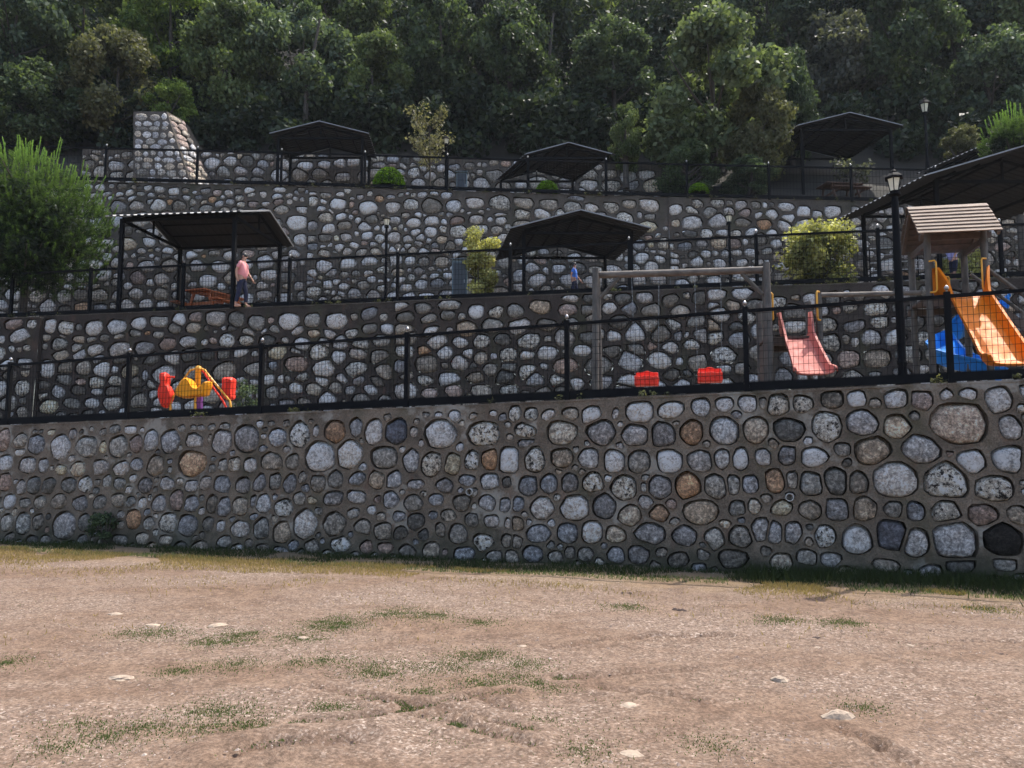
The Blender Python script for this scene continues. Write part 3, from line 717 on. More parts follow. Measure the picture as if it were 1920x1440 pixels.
# ------------------------------------------------------------------ fences
def fence(label, base, h, group=None, pw=.08, cell=.072, rows=(.0, .11, .22, .33, .44, .55, .66, .77, .88, 1.0), wire=.0028, fold=True, ballr=.028, kick=.14, rail=.052):
    """base: list of (x, y, z) where the posts stand"""
    base = [Vector(b) for b in base]; mid = base[len(base) // 2]
    root = empty('mesh_fence', mid, label, 'fence', group)
    for b in base:
        p = MB().box((b.x, b.y, b.z + (h + .05) / 2 - .02), (pw, pw, h + .07), rz=math.atan2(base[-1].y - base[0].y, base[-1].x - base[0].x)).build('post', M['iron'], root)
        MB().lathe((b.x, b.y, b.z + h + .062), [(.008, -.03), (.012, 0), (ballr, .02), (ballr * 1.15, .042), (ballr * .75, .065), (.004, .08)], 10).build('finial', M['ball'], root)
    for a, b in zip(base[:-1], base[1:]):
        t = (b - a); L = t.length; d = t.normalized(); i = d * (pw / 2 + .002)
        up = Vector((0, 0, 1)); lat = d.cross(up).normalized()
        MB().bar(a + i + up * (h - .025), b - i + up * (h - rail / 2), .045, rail).build('top_rail', M['iron'], root)
        MB().bar(a + i + up * (.05 + kick / 2 - .03), b - i + up * (.05 + kick / 2 - .03), .045, kick).build('bottom_rail', M['iron'], root)
        m = MB(); z0, z1 = .01 + kick, h - .05; n = int((L - pw) / cell)
        for k in range(1, n):
            q = a + i + d * (L - pw) * k / n
            pts = [(z0, 0), (z0 + .10, 0), (z0 + .135, .03), (z0 + .17, 0), (z1, 0)] if fold else [(z0, 0), (z1, 0)]
            prev = None
            for z, o in pts:
                c = q + up * z + lat * o
                r = [c + d * wire, c + lat * wire * 1.7 - d * wire, c - lat * wire * 1.7 - d * wire]
                if prev: m.add(prev + r, [(0, 1, 4, 3), (1, 2, 5, 4), (2, 0, 3, 5)])
                prev = r
        for rr in rows:
            z = z0 + .02 + (z1 - z0 - .04) * rr
            m.bar(a + i + up * z, b - i + up * z, wire * 2, wire * 2)
        if fold: m.bar(a + i + up * (z0 + .135) + lat * .03, b - i + up * (z0 + .135) + lat * .03, wire * 2, wire * 2)
        m.build('mesh_panel', M['iron'], root)
    return root
def on_w1(px, back=.14):
    u = (px - 960) / F; o = W1A - W1N * (back + .19); # shift back from the face
    k = (u * o.y - o.x) / (W1D.x - u * W1D.y); p = o + W1D * k
    return Vector((p.x, p.y, w1z(p) + .004))
fp = [on_w1(p) for p in (-220, 14, 238, 488, 762, 1064, 1402, 1787)]
fp.append(fp[-1] + (fp[-1] - fp[-2]) * 1.0)
fence('black mesh fence with ball-topped posts along the lowest wall', fp, 1.29, 'terrace fences', ballr=.03, kick=.13)
def on_w2(px, back=.2):
    x = x2(px); return Vector((x, w2y(x) + back, w2z(x) + .004))
fp = [on_w2(p) for p in (-150, 0, 150, 328, 532, 740, 957, 1186, 1432, 1668, 1905, 2100)]
fence('black mesh fence along the second wall, passing in front of the walking man', fp, 1.32, 'terrace fences', cell=.09, rows=(0, .12, .24, .36, .48, .6, .72, .86, 1), wire=.0036, kick=.1)
fp = [Vector((P(p, 350, 27).x, W3Y + .16, w3z(P(p, 350, 27).x) + .004)) for p in (-60, 65, 192, 365, 524, 682, 838, 990, 1138, 1290, 1445, 1600, 1760, 1920)]
fence('black mesh fence along the third wall, highest of the terrace fences', fp, 1.25, 'terrace fences', cell=.12, rows=(0, .25, .5, .75, 1), wire=.004, fold=False, kick=.11)

# ------------------------------------------------------------------ shelters
def shelter(label, nl, nr, depth, zf, ze, rise, ridge='depth', over=.33, group='gabled sheet-metal shelters', posts=None):
    """nl, nr: plan position of the near left and near right posts; depth: vector from near to far posts"""
    nl, nr, dv = Vector(nl), Vector(nr), Vector(depth); fl, fr = nl + dv, nr + dv
    c = (nl + fr) / 2; root = empty('picnic_shelter', (c.x, c.y, zf), label, 'shelter', group)
    zt = ze
    for q in (nl, nr, fl, fr):
        MB().box((q.x, q.y, (zf + zt) / 2 - .02), (.10, .10, zt - zf), rz=math.atan2((nr - nl).y, (nr - nl).x)).build('post', M['iron'], root)
    V3 = lambda p, z: Vector((p.x, p.y, z))
    for a, b in ((nl, nr), (fl, fr), (nl, fl), (nr, fr)):
        d = (b - a).normalized() * .047
        MB().bar(V3(a + d, zt - .07), V3(b - d, zt - .07), .06, .08).build('beam', M['iron'], root)
    if ridge == 'depth': ga, gb, gc, gd, = nl, nr, fl, fr      # gables face near and far
    else: ga, gb, gc, gd = fl, nl, fr, nr                    # gables at the sides
    w = (gb - ga); Lw = w.length; wn = w.normalized(); ln = (gc - ga).normalized(); Ll = (gc - ga).length
    mA, mB = (ga + gb) / 2, (gc + gd) / 2; zr = zt + rise; sl = rise / (Lw / 2)
    for a, b, m_ in ((ga, gb, mA), (gc, gd, mB)):
        for q in (a, b):
            k = (m_ - q).normalized()
            MB().bar(V3(q + k * .02, zt + .0), V3(m_ - k * .03, zr - .03), .05, .06).build('rafter', M['iron'], root)
        MB().bar(V3(m_, zt - .02), V3(m_, zr - .07), .05, .05).build('king_post', M['iron'], root)
    for sgn in (-1, 1):
        for fr_ in (.33, .7):
            a = mA + wn * sgn * Lw / 2 * fr_; b = mB + wn * sgn * Lw / 2 * fr_
            MB().bar(V3(a, zr - sl * Lw / 2 * fr_ + .045), V3(b, zr - sl * Lw / 2 * fr_ + .045), .04, .04).build('purlin', M['iron'], root)
    MB().bar(V3(mA, zr + .01), V3(mB, zr + .01), .05, .05).build('ridge_beam', M['iron'], root)
    # corrugated sheets
    pit = .2; nn = max(4, int((Ll + 2 * over) / pit)); pit = (Ll + 2 * over) / nn
    for sgn in (-1, 1):
        prof = []
        for k in range(nn):
            for fr_, hh in ((0, 0), (.42, 0), (.5, .03), (.92, .03)): prof.append((k * pit + fr_ * pit, hh))
        prof.append((nn * pit, 0)); V = []
        for t, hh in prof:
            o = mA - ln * over + ln * t; e_ = o + wn * sgn * (Lw / 2 + over)
            za, zb = zr + .075 + hh, zr + .075 - sl * (Lw / 2 + over) + hh
            V += [V3(o, za), V3(e_, zb), V3(o, za - .008), V3(e_, zb - .008)]
        f = []; mi = []
        m = MB(); tops, bots, eds = [], [], []
        for k in range(len(prof) - 1):
            a, b = 4 * k, 4 * k + 4
            tops.append((a, b, b + 1, a + 1)); bots.append((a + 3, b + 3, b + 2, a + 2)); eds += [(a + 1, b + 1, b + 3, a + 3), (a, a + 2, b + 2, b)]
        z = len(prof) * 4 - 4; eds += [(0, 1, 3, 2), (z, z + 2, z + 3, z + 1)]
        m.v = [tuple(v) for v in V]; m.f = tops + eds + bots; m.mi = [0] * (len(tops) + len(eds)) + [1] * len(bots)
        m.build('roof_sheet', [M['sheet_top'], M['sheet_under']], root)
    # edge trim on the gable ends
    for s_, o in ((-1, mA - ln * (over + .02)), (1, mB + ln * (over + .02))):
        for sgn in (-1, 1):
            MB().bar(V3(o, zr + .075), V3(o + wn * sgn * (Lw / 2 + over), zr + .075 - sl * (Lw / 2 + over)), .02, .035).build('edge_trim', M['sheet_top'], root)
    return root
def xy(v): return (v.x, v.y)
fz2 = 5.72
# shelter by the pine: eave towards the viewer
nl, nr = P(226, 500, 21.35), P(438, 500, 21.0)
shelter('shelter over the orange picnic table, eave side facing the lot', xy(nl), xy(nr), (.35, 3.0), w2z(-8) - .02, P(437, 400, 21.0).z - .03, .50, ridge='side', over=.3)
nl, nr = P(982, 500, 22.2), P(1184, 500, 22.2)
shelter('wide gabled shelter behind the swing frame and the blue-shirted child', xy(nl), xy(nr), (-.42, 2.9), w2z(1), P(1080, 433, 22.2).z, .42, over=.45)
nl, nr = P(521, 300, 29), P(679, 300, 29)
shelter('small gabled shelter over the topmost wall, beside the stone buttress', xy(nl), xy(nr), (-.1, 2.0), w3z(-8), P(600, 256, 29).z, .42, over=.28)
nl, nr = P(990, 300, 28.0), P(1136, 300, 28.0)
shelter('skewed gabled shelter between the two clipped domes on the third terrace', xy(nl), xy(nr), (-1.05, 2.5), w3z(2), P(1060, 293, 28).z, .40, over=.15)
nl, nr = P(1504, 300, 29.5), P(1672, 300, 29.5)
shelter('dark gabled shelter under the trees, in front of the bare hillside', xy(nl), xy(nr), (-.5, 3.0), hillz(13, 29.6) - .2, P(1590, 241, 29.5).z, .45, over=.3)
nl, nr = P(1757, 400, 20.3), P(2010, 400, 20.3)
shelter('largest gabled shelter, rising behind the play tower and lamp post', xy(nl), xy(nr), (-.55, 3.1), w2z(10), P(1830, 336, 20.3).z, .55, over=.8)
nl, nr = P(1862, 280, 27.9), P(2040, 280, 27.9)
shelter('shelter half hidden behind the largest shelter roof and a young pine', xy(nl), xy(nr), (-.9, 2.9), hillz(18, 28) - .2, P(1900, 270, 27.9).z, .5, over=.25)

# pale pipe railing behind the lamp post
def railing():
    a, b = P(1632, 500, 21.2), P(1722, 500, 20.9); z = w2z(9.5)
    root = empty('pipe_railing', ((a.x + b.x) / 2, 21.05, z), 'low railing of pale horizontal pipes behind the tall lamp post', 'railing')
    tops = [P(1680, y, 21.05).z for y in (464, 477, 491, 506)]
    for t in tops: MB().tube([(a.x, a.y, t), (b.x, b.y, t)], .014, 8).build('pipe', M['pipe'], root, smooth=True)
    for q in (a, (a + b) / 2, b): MB().tube([(q.x, q.y + .02, z), (q.x, q.y + .02, tops[0] + .04)], .02, 8).build('post', M['iron'], root, smooth=True)
railing()

# picnic tables
def picnic(label, c, rz, z, Lt=1.8, wood='orangewood'):
    root = empty('picnic_table', (c[0], c[1], z), label, 'picnic table', 'picnic tables under the shelters')
    m = Matrix.Rotation(rz, 3, 'Z'); o = Vector((c[0], c[1], z)); T = lambda x, y, q: o + m @ Vector((x, y, q))
    for k in range(5): MB().bar(T(-Lt / 2, -.32 + k * .16, .74), T(Lt / 2, -.32 + k * .16, .74), .145, .035).build('table_board', M[wood], root)
    for s in (-1, 1):
        for k in (0, 1): MB().bar(T(-Lt / 2, s * (.66 + k * .15), .44), T(Lt / 2, s * (.66 + k * .15), .44), .135, .035).build('bench_board', M[wood], root)
    for x in (-Lt * .33, Lt * .33):
        for s in (-1, 1): MB().bar(T(x, s * .26, .72), T(x, s * .56, 0), .04, .09).build('leg', M[wood], root)
        MB().bar(T(x + .045, -.78, .385), T(x + .045, .78, .385), .04, .09).build('cross_bearer', M[wood], root)
        MB().bar(T(x, -.38, .70), T(x, .38, .70), .04, .04).build('top_batten', M[wood], root)
    return root
p = P(375, 560, 21.5)
picnic('orange picnic table inside the shelter next to the walking man', (p.x - .1, 22.9), R(68), w2z(p.x), 1.8)
p = P(1572, 345, 28.6)
picnic('dull brown picnic table in the dark gabled shelter on the hillside', (p.x, 28.5), R(8), hillz(p.x, 28.4) - .05, 1.5, 'brownwood')

# ------------------------------------------------------------------ lamps
def lamp(label, base, top_z, r=.05, s=1.0):
    root = empty('lamp_post', base, label, 'lamp post', 'black lantern lamp posts')
    b = Vector(base); H = top_z - b.z; hl = H - .62 * s
    MB().lathe(b, [(.13 * s, 0), (.13 * s, .03), (.10 * s, .06), (.085 * s, .30), (.10 * s, .33), (.075 * s, .37), (r * 1.25, .8), (r, hl - .12), (r * .85, hl - .05), (r * 1.8, hl - .03), (r * 1.8, hl)], 12).build('pole', M['iron'], root, smooth=True)
    t = b + Vector((0, 0, hl))
    hd = empty('lantern', (0, 0, hl)); hd.parent = root
    MB().lathe(t, [(.055 * s, 0), (.09 * s, .02), (.09 * s, .04)], 6).build('lantern_base', M['iron'], hd)
    for k in range(6):
        a0, a1 = 2 * math.pi * k / 6, 2 * math.pi * (k + 1) / 6
        ra, rb = .085 * s, .135 * s
        q = [t + Vector((math.cos(a) * rr, math.sin(a) * rr, z)) for a, rr, z in ((a0, ra, .042 * s), (a1, ra, .042 * s), (a1, rb, .30 * s), (a0, rb, .30 * s))]
        MB().add(q + [v - (v - t - Vector((0, 0, v.z - t.z))) * .05 for v in q], [(0, 1, 2, 3), (7, 6, 5, 4)]).build('pane', M['glass'], hd)
        MB().bar(q[0], q[3], .014 * s, .014 * s).build('glazing_bar', M['iron'], hd)
    MB().lathe(t + Vector((0, 0, .302 * s)), [(.15 * s, 0), (.19 * s, .005), (.185 * s, .03), (.12 * s, .10 * s), (.07 * s, .14 * s), (.075 * s, .16 * s), (.03 * s, .2 * s), (.012 * s, .22 * s), (.02 * s, .25 * s), (.006 * s, .31 * s)], 6).build('lantern_roof', M['iron'], hd)
    return root
p = P(1690, 700, 11.42); q = P(1675, 308, 11.42)
lamp('tall lamp post in front of the play tower, nearest of the lantern lamps', (p.x + .02, 11.42, w1z((p.x, 11)) + .02), q.z, .05, .74)
p = P(1738, 290, 32.5); lamp('lantern lamp standing among the trees beside the dark shelter', (p.x, 32.5, hillz(p.x, 32.5)), P(1738, 178, 32.5).z, .05, 1.35)
p = P(723, 550, 23.0); lamp('slim lantern lamp between the steel cabinet and the walking man', (p.x, 23.0, w2z(-3)), P(723, 398, 23).z, .04, .72)
p = P(1369, 500, 23.5); lamp('slim lantern lamp between the wide shelter and the variegated bush', (p.x, 23.5, w2z(5)), P(1369, 392, 23.5).z, .04, .72)
p = P(836, 340, 28.2); lamp('lantern lamp beside the white-leaved sapling on the third terrace', (p.x, 28.2, w3z(-2)), P(836, 250, 28.2).z, .04, .72)

# cabinets
def cabinet(label, c, w, d, h):
    root = empty('utility_cabinet', c, label, 'utility cabinet', 'steel utility cabinets'); c = Vector(c)
    MB().box(c + Vector((0, 0, .08)), (w, d, .16)).build('plinth', M['cap'], root)
    MB().box(c + Vector((0, 0, .16 + h / 2)), (w, d, h)).build('housing', M['box'], root, bevel=.01)
    MB().box(c + Vector((0, -d / 2 - .008, .16 + h * .64)), (w * .84, .016, h * .62)).build('door', M['boxdark'], root)
    MB().box(c + Vector((w * .33, -d / 2 - .025, .16 + h * .6)), (.02, .02, .1)).build('handle', M['steel'], root)
    MB().box(c + Vector((0, -.02, .175 + h)), (w + .06, d + .1, .03)).build('top_sheet', M['box'], root)
p = P(862, 540, 23.5); cabinet('blue-grey steel cabinet with dark door beside the tall yellow-green shrub', (p.x, 23.5, w2z(p.x)), .46, .35, P(862, 488, 23.5).z - w2z(-1.6) - .19)
p = P(866, 345, 29.5); cabinet('smaller dark steel cabinet on the third terrace near the sapling', (p.x, 29.5, w3z(p.x)), .42, .3, P(866, 324, 29.5).z - w3z(-2) - .19)

# ------------------------------------------------------------------ swing frame
def zt1(x, y): return w1z((x, w1y(x))) + .0
def swing():
    yl, yr = 13.6, 12.95
    a = P(1118, 516, yl); b = P(1436, 506, yr); ax = (b - a).normalized(); inn = Vector((-ax.y, ax.x, 0))
    if inn.y < 0: inn = -inn
    c = (a + b) / 2; z0 = zt1(c.x, c.y) - .05
    root = empty('swing_frame', (c.x, c.y, z0), 'wooden log swing frame with two red bucket seats on chains', 'swing')
    MB().tube([a - ax * .06, b + ax * .06], .062, 14).build('top_log', M['logh'], root, smooth=True)
    for q in (a, b):
        for s in (-1, 1):
            t = q + inn * s * .10; f = q + inn * s * .34
            MB().tube([Vector((t.x, t.y, q.z + .10)), Vector((f.x, f.y, z0 - .05))], [.055, .062], 12).build('post', M['log'], root, smooth=True)
        k = 1 if q is a else -1
        MB().tube([q + Vector((0, 0, -.42)) + ax * k * .07, q + Vector((0, 0, -.05)) + ax * k * .40], .035, 8).build('knee_brace', M['log'], root, smooth=True)
        MB().tube([q - inn * .26 + Vector((0, 0, -1.2)), q + inn * .26 + Vector((0, 0, -1.2))], .035, 8).build('tie_log', M['log'], root, smooth=True)
        MB().lathe(q + Vector((0, 0, -.03)), [(.085, 0), (.085, .06)], 12).build('bracket', M['iron'], root)
    def on_beam(px):
        u = (px - 960) / F; k = (u * a.y - a.x) / (ax.x - u * ax.y); return a + ax * k
    for x0, x1, py in ((1188, 1240, 711), (1308, 1358, 704)):
        p0, p1 = on_beam(x0), on_beam(x1); cc = (p0 + p1) / 2; sz = P((x0 + x1) / 2, py, cc.y).z
        seat = MB(); w, d = .40, .30; U = Vector((0, 0, 1))
        ctr = Vector((cc.x, cc.y, sz))
        # tub: low front wall, sides, higher scalloped back
        def wallp(o, xa, L, hgt, th, scal):
            n = 12; V = []; nn = xa.cross(U).normalized()
            for k in range(n + 1):
                t = -L / 2 + L * k / n; h = hgt * (1 - (abs(t) / (L / 2)) ** 4 * .25) + scal * math.cos(t / L * 2 * math.pi * 2)
                V += [o + xa * t - U * .11 - nn * th / 2, o + xa * t + U * h - nn * th / 2, o + xa * t + U * h + nn * th / 2, o + xa * t - U * .11 + nn * th / 2]
            Fs = []
            for k in range(n):
                A_, B_ = 4 * k, 4 * k + 4
                Fs += [(A_, B_, B_ + 1, A_ + 1), (A_ + 1, B_ + 1, B_ + 2, A_ + 2), (A_ + 2, B_ + 2, B_ + 3, A_ + 3), (A_ + 3, B_ + 3, B_, A_)]
            Fs += [(0, 1, 2, 3), (4 * n + 3, 4 * n + 2, 4 * n + 1, 4 * n)]
            seat.add(V, Fs)
        wallp(ctr - inn * d / 2, ax, w, .045, .03, .006); wallp(ctr + inn * d / 2, ax, w, .15, .03, .012)
        for s in (-1, 1): wallp(ctr + ax * s * (w / 2 - .01), inn, d, .055, .03, 0)
        seat.box(ctr - U * .105, (w, d, .03), rz=math.atan2(ax.y, ax.x))
        for k in (-1, 0, 1): seat.bar(ctr - inn * (d / 2 + .02) + ax * k * .12 - U * .09, ctr - inn * (d / 2 + .02) + ax * k * .12 + U * .03, .03, .02)
        seat.bar(ctr - inn * (d / 2 + .02) - ax * w / 2 - U * .09, ctr - inn * (d / 2 + .02) + ax * w / 2 - U * .09, .03, .03)
        seat.build('bucket_seat', M['red'], root, bevel=.008)
        for s, pt in ((-1, p0), (1, p1)):
            m = MB(); top = pt - U * .06; bot = ctr + ax * s * (w / 2) + U * .05; n = 44
            for k in range(n):
                q0 = top.lerp(bot, k / n); q1 = top.lerp(bot, (k + .85) / n)
                m.bar(q0, q1, .004 if k % 2 else .010, .010 if k % 2 else .004)
            m.build('chain', M['steel'], root)
swing()

# ------------------------------------------------------------------ slides
def slide(path, width, side, mat, root, name='slide_chute', th=.02, flare=None):
    """U profile swept along a list of (pos, side height factor)"""
    pts = [Vector(p) for p, _ in path]; V = []; F_ = []
    n = 14
    for i, (p, sf) in enumerate(path):
        p = Vector(p); t = (pts[min(i + 1, len(pts) - 1)] - pts[max(i - 1, 0)]).normalized()
        lat = t.cross(Vector((0, 0, 1))).normalized(); up = lat.cross(t).normalized(); w = width * (flare[i] if flare else 1)
        prof = []
        hs = side * sf
        for k in range(n + 1):
            q = k / n * 2 - 1
            if abs(q) > .62:
                r = (abs(q) - .62) / .38; x = math.copysign(w / 2 * (.93 + .07 * r), q); y = .03 + hs * r
            else:
                r = abs(q) / .62; x = q / .62 * w / 2 * .93; y = .03 * r ** 4
            prof.append((x, y))
        lip = [(w / 2 * 1.09, hs + .03), (w / 2 * 1.09, hs - .02)]
        prof = [(-lip[1][0], lip[1][1]), (-lip[0][0], lip[0][1])] + prof + lip
        V += [p + lat * x + up * y for x, y in prof]
    k = n + 5
    for i in range(len(path) - 1):
        for jx in range(k - 1):
            a = i * k + jx; F_.append((a, a + 1, a + 1 + k, a + k))
    o = MB().add(V, F_).build(name, mat, root, smooth=True)
    s = o.modifiers.new('thick', 'SOLIDIFY'); s.thickness = th; s.offset = 0
    return o
def handle(a, b, out, mat, root, r=.014):
    a, b, out = Vector(a), Vector(b), Vector(out)
    MB().tube([a, a + out * .8, a.lerp(b, .06) + out, b.lerp(a, .06) + out, b + out * .8, b], r, 8).build('grab_handle', mat, root, smooth=True)

def small_slide():
    Yp = 13.0
    pl, pr = P(1438, 640, Yp), P(1537, 640, Yp - .15)
    z0 = zt1(pl.x + .4, Yp) - .04; zd = P(1490, 634, Yp).z
    c = (pl + pr) / 2; root = empty('slide_platform', (c.x, c.y, z0), 'low wooden platform with faded pink slide, next to the swing frame', 'slide')
    ax = (pr - pl); ax.z = 0; L = ax.length; ax.normalize(); inn = Vector((-ax.y, ax.x, 0))
    tl, tr = P(1438, 552, Yp).z, P(1537, 548, Yp - .15).z
    for q, zt in ((pl, tl), (pr, tr), (pl + inn * .85, tl), (pr + inn * .85, tr)):
        MB().tube([Vector((q.x, q.y, z0 - .03)), Vector((q.x, q.y, zt))], .055, 12).build('post', M['log'], root, smooth=True)
    for k in range(6):
        o = pl + inn * (.03 + k * .155); o.z = zd; MB().bar(o - ax * .02, o + ax * (L + .02), .145, .035).build('deck_board', M['deckwood'], root)
    for q in (pl, pl + inn * .85): MB().bar(Vector((q.x, q.y, zd - .08)), Vector((q.x, q.y, zd - .08)) + ax * L, .05, .11).build('deck_beam', M['deckwood'], root)
    # vertical boards closing the left side under the deck
    for k in range(5):
        q = pl + inn * (.08 + k * .17); MB().box((q.x, q.y, (z0 + zd) / 2), (.03, .14, zd - z0 - .1), rz=math.atan2(ax.y, ax.x)).build('side_board', M['deckwood'], root)
    # log rail out to the tower
    q = pr + ax * .03; e = P(1742, 552, 13.1); MB().tube([Vector((q.x, q.y, tr - .05)), Vector((e.x - .15, e.y, P(1700, 549, 13.1).z))], .042, 12).build('rail_log', M['logh'], root, smooth=True)
    # chute
    top = P(1493, 634, Yp - .02); bot = P(1528, 702, 11.62)
    top.z = zd + .02; pth = []; fl = []
    for t, sf, w in ((-.13, 2.4, 1.08), (-.02, 2.3, 1.06), (.03, 1.3, 1.0), (.12, .9, .95), (.3, .75, 1), (.5, .72, 1.02), (.7, .7, 1.06), (.84, .7, 1.1), (.93, .7, 1.16), (1.0, .55, 1.22), (1.04, .35, 1.24)):
        p = top.lerp(bot, t); s = min(1, max(0, (t) / .86)); p.z = top.z + (bot.z - top.z) * s
        if t > .8: p.z = bot.z + .05 * max(0, (.92 - t) / .12) ** 2 if t < .92 else bot.z
        if t <= 0: p.z = top.z
        pth.append((p, sf)); fl.append(w)
    slide(pth, .46, .17, M['pink'], root, flare=fl)
    for q, sg in ((pl, 1), (pr, -1)):
        a = Vector((q.x, q.y - .05, tl + .0)); b = Vector((q.x, q.y - .05, tl - .48))
        handle(a, b, ax * sg * .07 + Vector((0, -.08, 0)), M['ybar'], root, .016)
small_slide()

def tower():
    ax = Vector((.976, -.218, 0)).normalized(); inn = Vector((.218, .976, 0)).normalized(); U = Vector((0, 0, 1))
    A = P(1745, 600, 13.0); A.z = 0; Wd, Dp = .88, .95
    z0 = w1z((7.2, 10.5)) - .04; zd = P(1800, 556, 12.9).z; ze = P(1800, 437, 12.9).z
    c = A + ax * Wd / 2 + inn * Dp / 2; root = empty('play_tower', (c.x, c.y, z0), 'roofed wooden play tower with bright orange slide behind the fence', 'play tower')
    for q in (A, A + ax * Wd, A + inn * Dp, A + ax * Wd + inn * Dp):
        MB().tube([q + U * (z0 - .05), q + U * (ze + .12)], .058, 12).build('post', M['log'], root, smooth=True)
    n = 7
    for k in range(n): MB().bar(A + inn * (.04 + k * Dp / n + .03) + U * zd - ax * .06, A + inn * (.04 + k * Dp / n + .03) + U * zd + ax * (Wd + .06), Dp / n - .012, .035).build('deck_board', M['deckwood'], root)
    for q in (A, A + inn * Dp): MB().bar(q + U * (zd - .09) - ax * .1, q + U * (zd - .09) + ax * (Wd + .1), .05, .12).build('deck_beam', M['deckwood'], root)
    for q in (A, A + inn * Dp): MB().bar(q + U * (ze - .06) - ax * .12, q + U * (ze - .06) + ax * (Wd + .12), .05, .10).build('eave_beam', M['deckwood'], root)
    for q in (A, A + ax * Wd): MB().bar(q + U * (ze - .15) - inn * .02, q + U * (ze - .15) + inn * (Dp + .02), .05, .10).build('tie_beam', M['deckwood'], root)
    # roof of horizontal boards
    el = P(1722, 440, 12.72); er = P(1880, 433, 12.44); Lr = (er - el).length; e0 = Vector((el.x, el.y, el.z))
    half = Dp / 2 + .13; zr = P(1703, 391, 12.72 + half).z; rise = zr - e0.z
    axr = (er - el).normalized(); 
    for side in (0, 1):
        for k in range(8):
            t0, t1 = k / 8, (k + 1.12) / 8
            def pt(t, s): 
                y = t * half if side == 0 else 2 * half - t * half
                return e0 + axr * s + inn * y + U * (rise * t)
            a, b = pt((t0 + t1) / 2, -.0), pt((t0 + t1) / 2, Lr)
            d = (pt(t1, 0) - pt(t0, 0)); dn = d.normalized(); nn = dn.cross(axr) if side else axr.cross(dn)
            if nn.z < 0: nn = -nn
            jx = random.uniform(-.012, .012); wv = d * .5; tilt = nn * .008
            V = [a - wv + axr * jx + tilt + nn * .014, b - wv + axr * jx + tilt + nn * .014, b + wv + axr * jx - tilt * .2, a + wv + axr * jx - tilt * .2]
            V2 = [v + nn * .018 for v in V]
            MB().add(V + V2, [(3, 2, 1, 0), (4, 5, 6, 7), (0, 1, 5, 4), (1, 2, 6, 5), (2, 3, 7, 6), (3, 0, 4, 7)]).build('roof_board', M['plank'] if side == 0 else M['deckwood'], root)  # far slope in darker wood, painting shade onto the visible underside
    for s in (.06, Lr - .06):
        MB().bar(e0 + axr * s - U * .03, e0 + axr * s + inn * half + U * (rise - .03), .05, .07).build('rafter', M['deckwood'], root)
        MB().bar(e0 + axr * s + inn * 2 * half - U * .03, e0 + axr * s + inn * half + U * (rise - .03), .05, .07).build('rafter', M['deckwood'], root)
    # orange chute
    top = A + ax * (Wd * .60) + U * (zd + .01) - inn * .03; bot = P(1905, 684, 11.05)
    pth = []; fl = []
    for t, sf, w in ((-.13, 2.7, 1.5), (-.03, 2.6, 1.28), (.02, 1.5, 1.02), (.08, .95, .95), (.25, .85, 1), (.45, .85, 1.02), (.62, .85, 1.05), (.76, .85, 1.1), (.86, .85, 1.14), (.94, .85, 1.18), (1.0, .8, 1.2), (1.05, .6, 1.22)):
        p = top.lerp(bot, t); s = min(1, max(0, t / .82)); p.z = top.z + (bot.z - top.z) * s
        if t > .75: p.z = min(p.z, 9) if t < .8 else bot.z + .04 * max(0, (.9 - t) / .1)
        if t <= 0: p.z = top.z
        pth.append((p, sf)); fl.append(w)
    slide(pth, .58, .18, M['orange'], root, flare=fl)
    for q, sg in ((A, 1), (A + ax * Wd, -1)):
        handle(q + U * (zd + .62) - inn * .06, q + U * (zd + .08) - inn * .06, ax * sg * .09 - inn * .06, M['ybar'], root, .015)
    handle(A + inn * Dp + ax * .55 + U * (zd + .55), A + inn * Dp + ax * .55 + U * (zd + .03), ax * .07, M['ybar'], root, .012)
    # blue spiral chute at the back
    pp = [(8.95, 14.05, zd), (9.05, 14.5, zd - .08), (8.95, 14.9, zd - .28), (8.7, 15.05, zd - .5), (8.42, 14.9, zd - .72), (8.25, 14.5, zd - .95), (8.25, 14.1, zd - 1.12), (8.4, 13.8, zd - 1.25), (8.6, 13.6, z0 + .26)]
    slide([(p, 1.0) for p in pp], .5, .26, M['blue'], root, name='blue_chute')
    MB().box(A + ax * .33 + inn * .75 + U * (zd + .11), (.2, .3, .2), rz=-.22).build('blue_panel', M['blue'], root, bevel=.02)
    MB().tube([Vector((8.05, 14.5, z0)), Vector((8.05, 14.5, zd - .9))], .04, 10).build('chute_post', M['iron'], root)
    # ramp down to the far side
    r0 = A + ax * (Wd + .05) + inn * .2 + U * zd; r1 = r0 + ax * 1.75 + U * (z0 - zd + .05)
    for s in (0, .62):
        MB().bar(r0 + inn * s, r1 + inn * s, .05, .12).build('ramp_stringer', M['deckwood'], root)
        MB().tube([r0 + inn * s + U * .55, r1 + inn * s + U * .55], .032, 8).build('hand_rail', M['log'], root, smooth=True)
        for t in (.45, .97): MB().tube([r0.lerp(r1, t) + inn * s, r0.lerp(r1, t) + inn * s + U * .55], .03, 8).build('baluster', M['log'], root, smooth=True)
    for k in range(9):
        q = r0.lerp(r1, (k + .5) / 9); MB().box(q + inn * .31 + U * .05, (.14, .62, .03), rz=math.atan2(ax.y, ax.x)).build('tread', M['deckwood'], root)
tower()

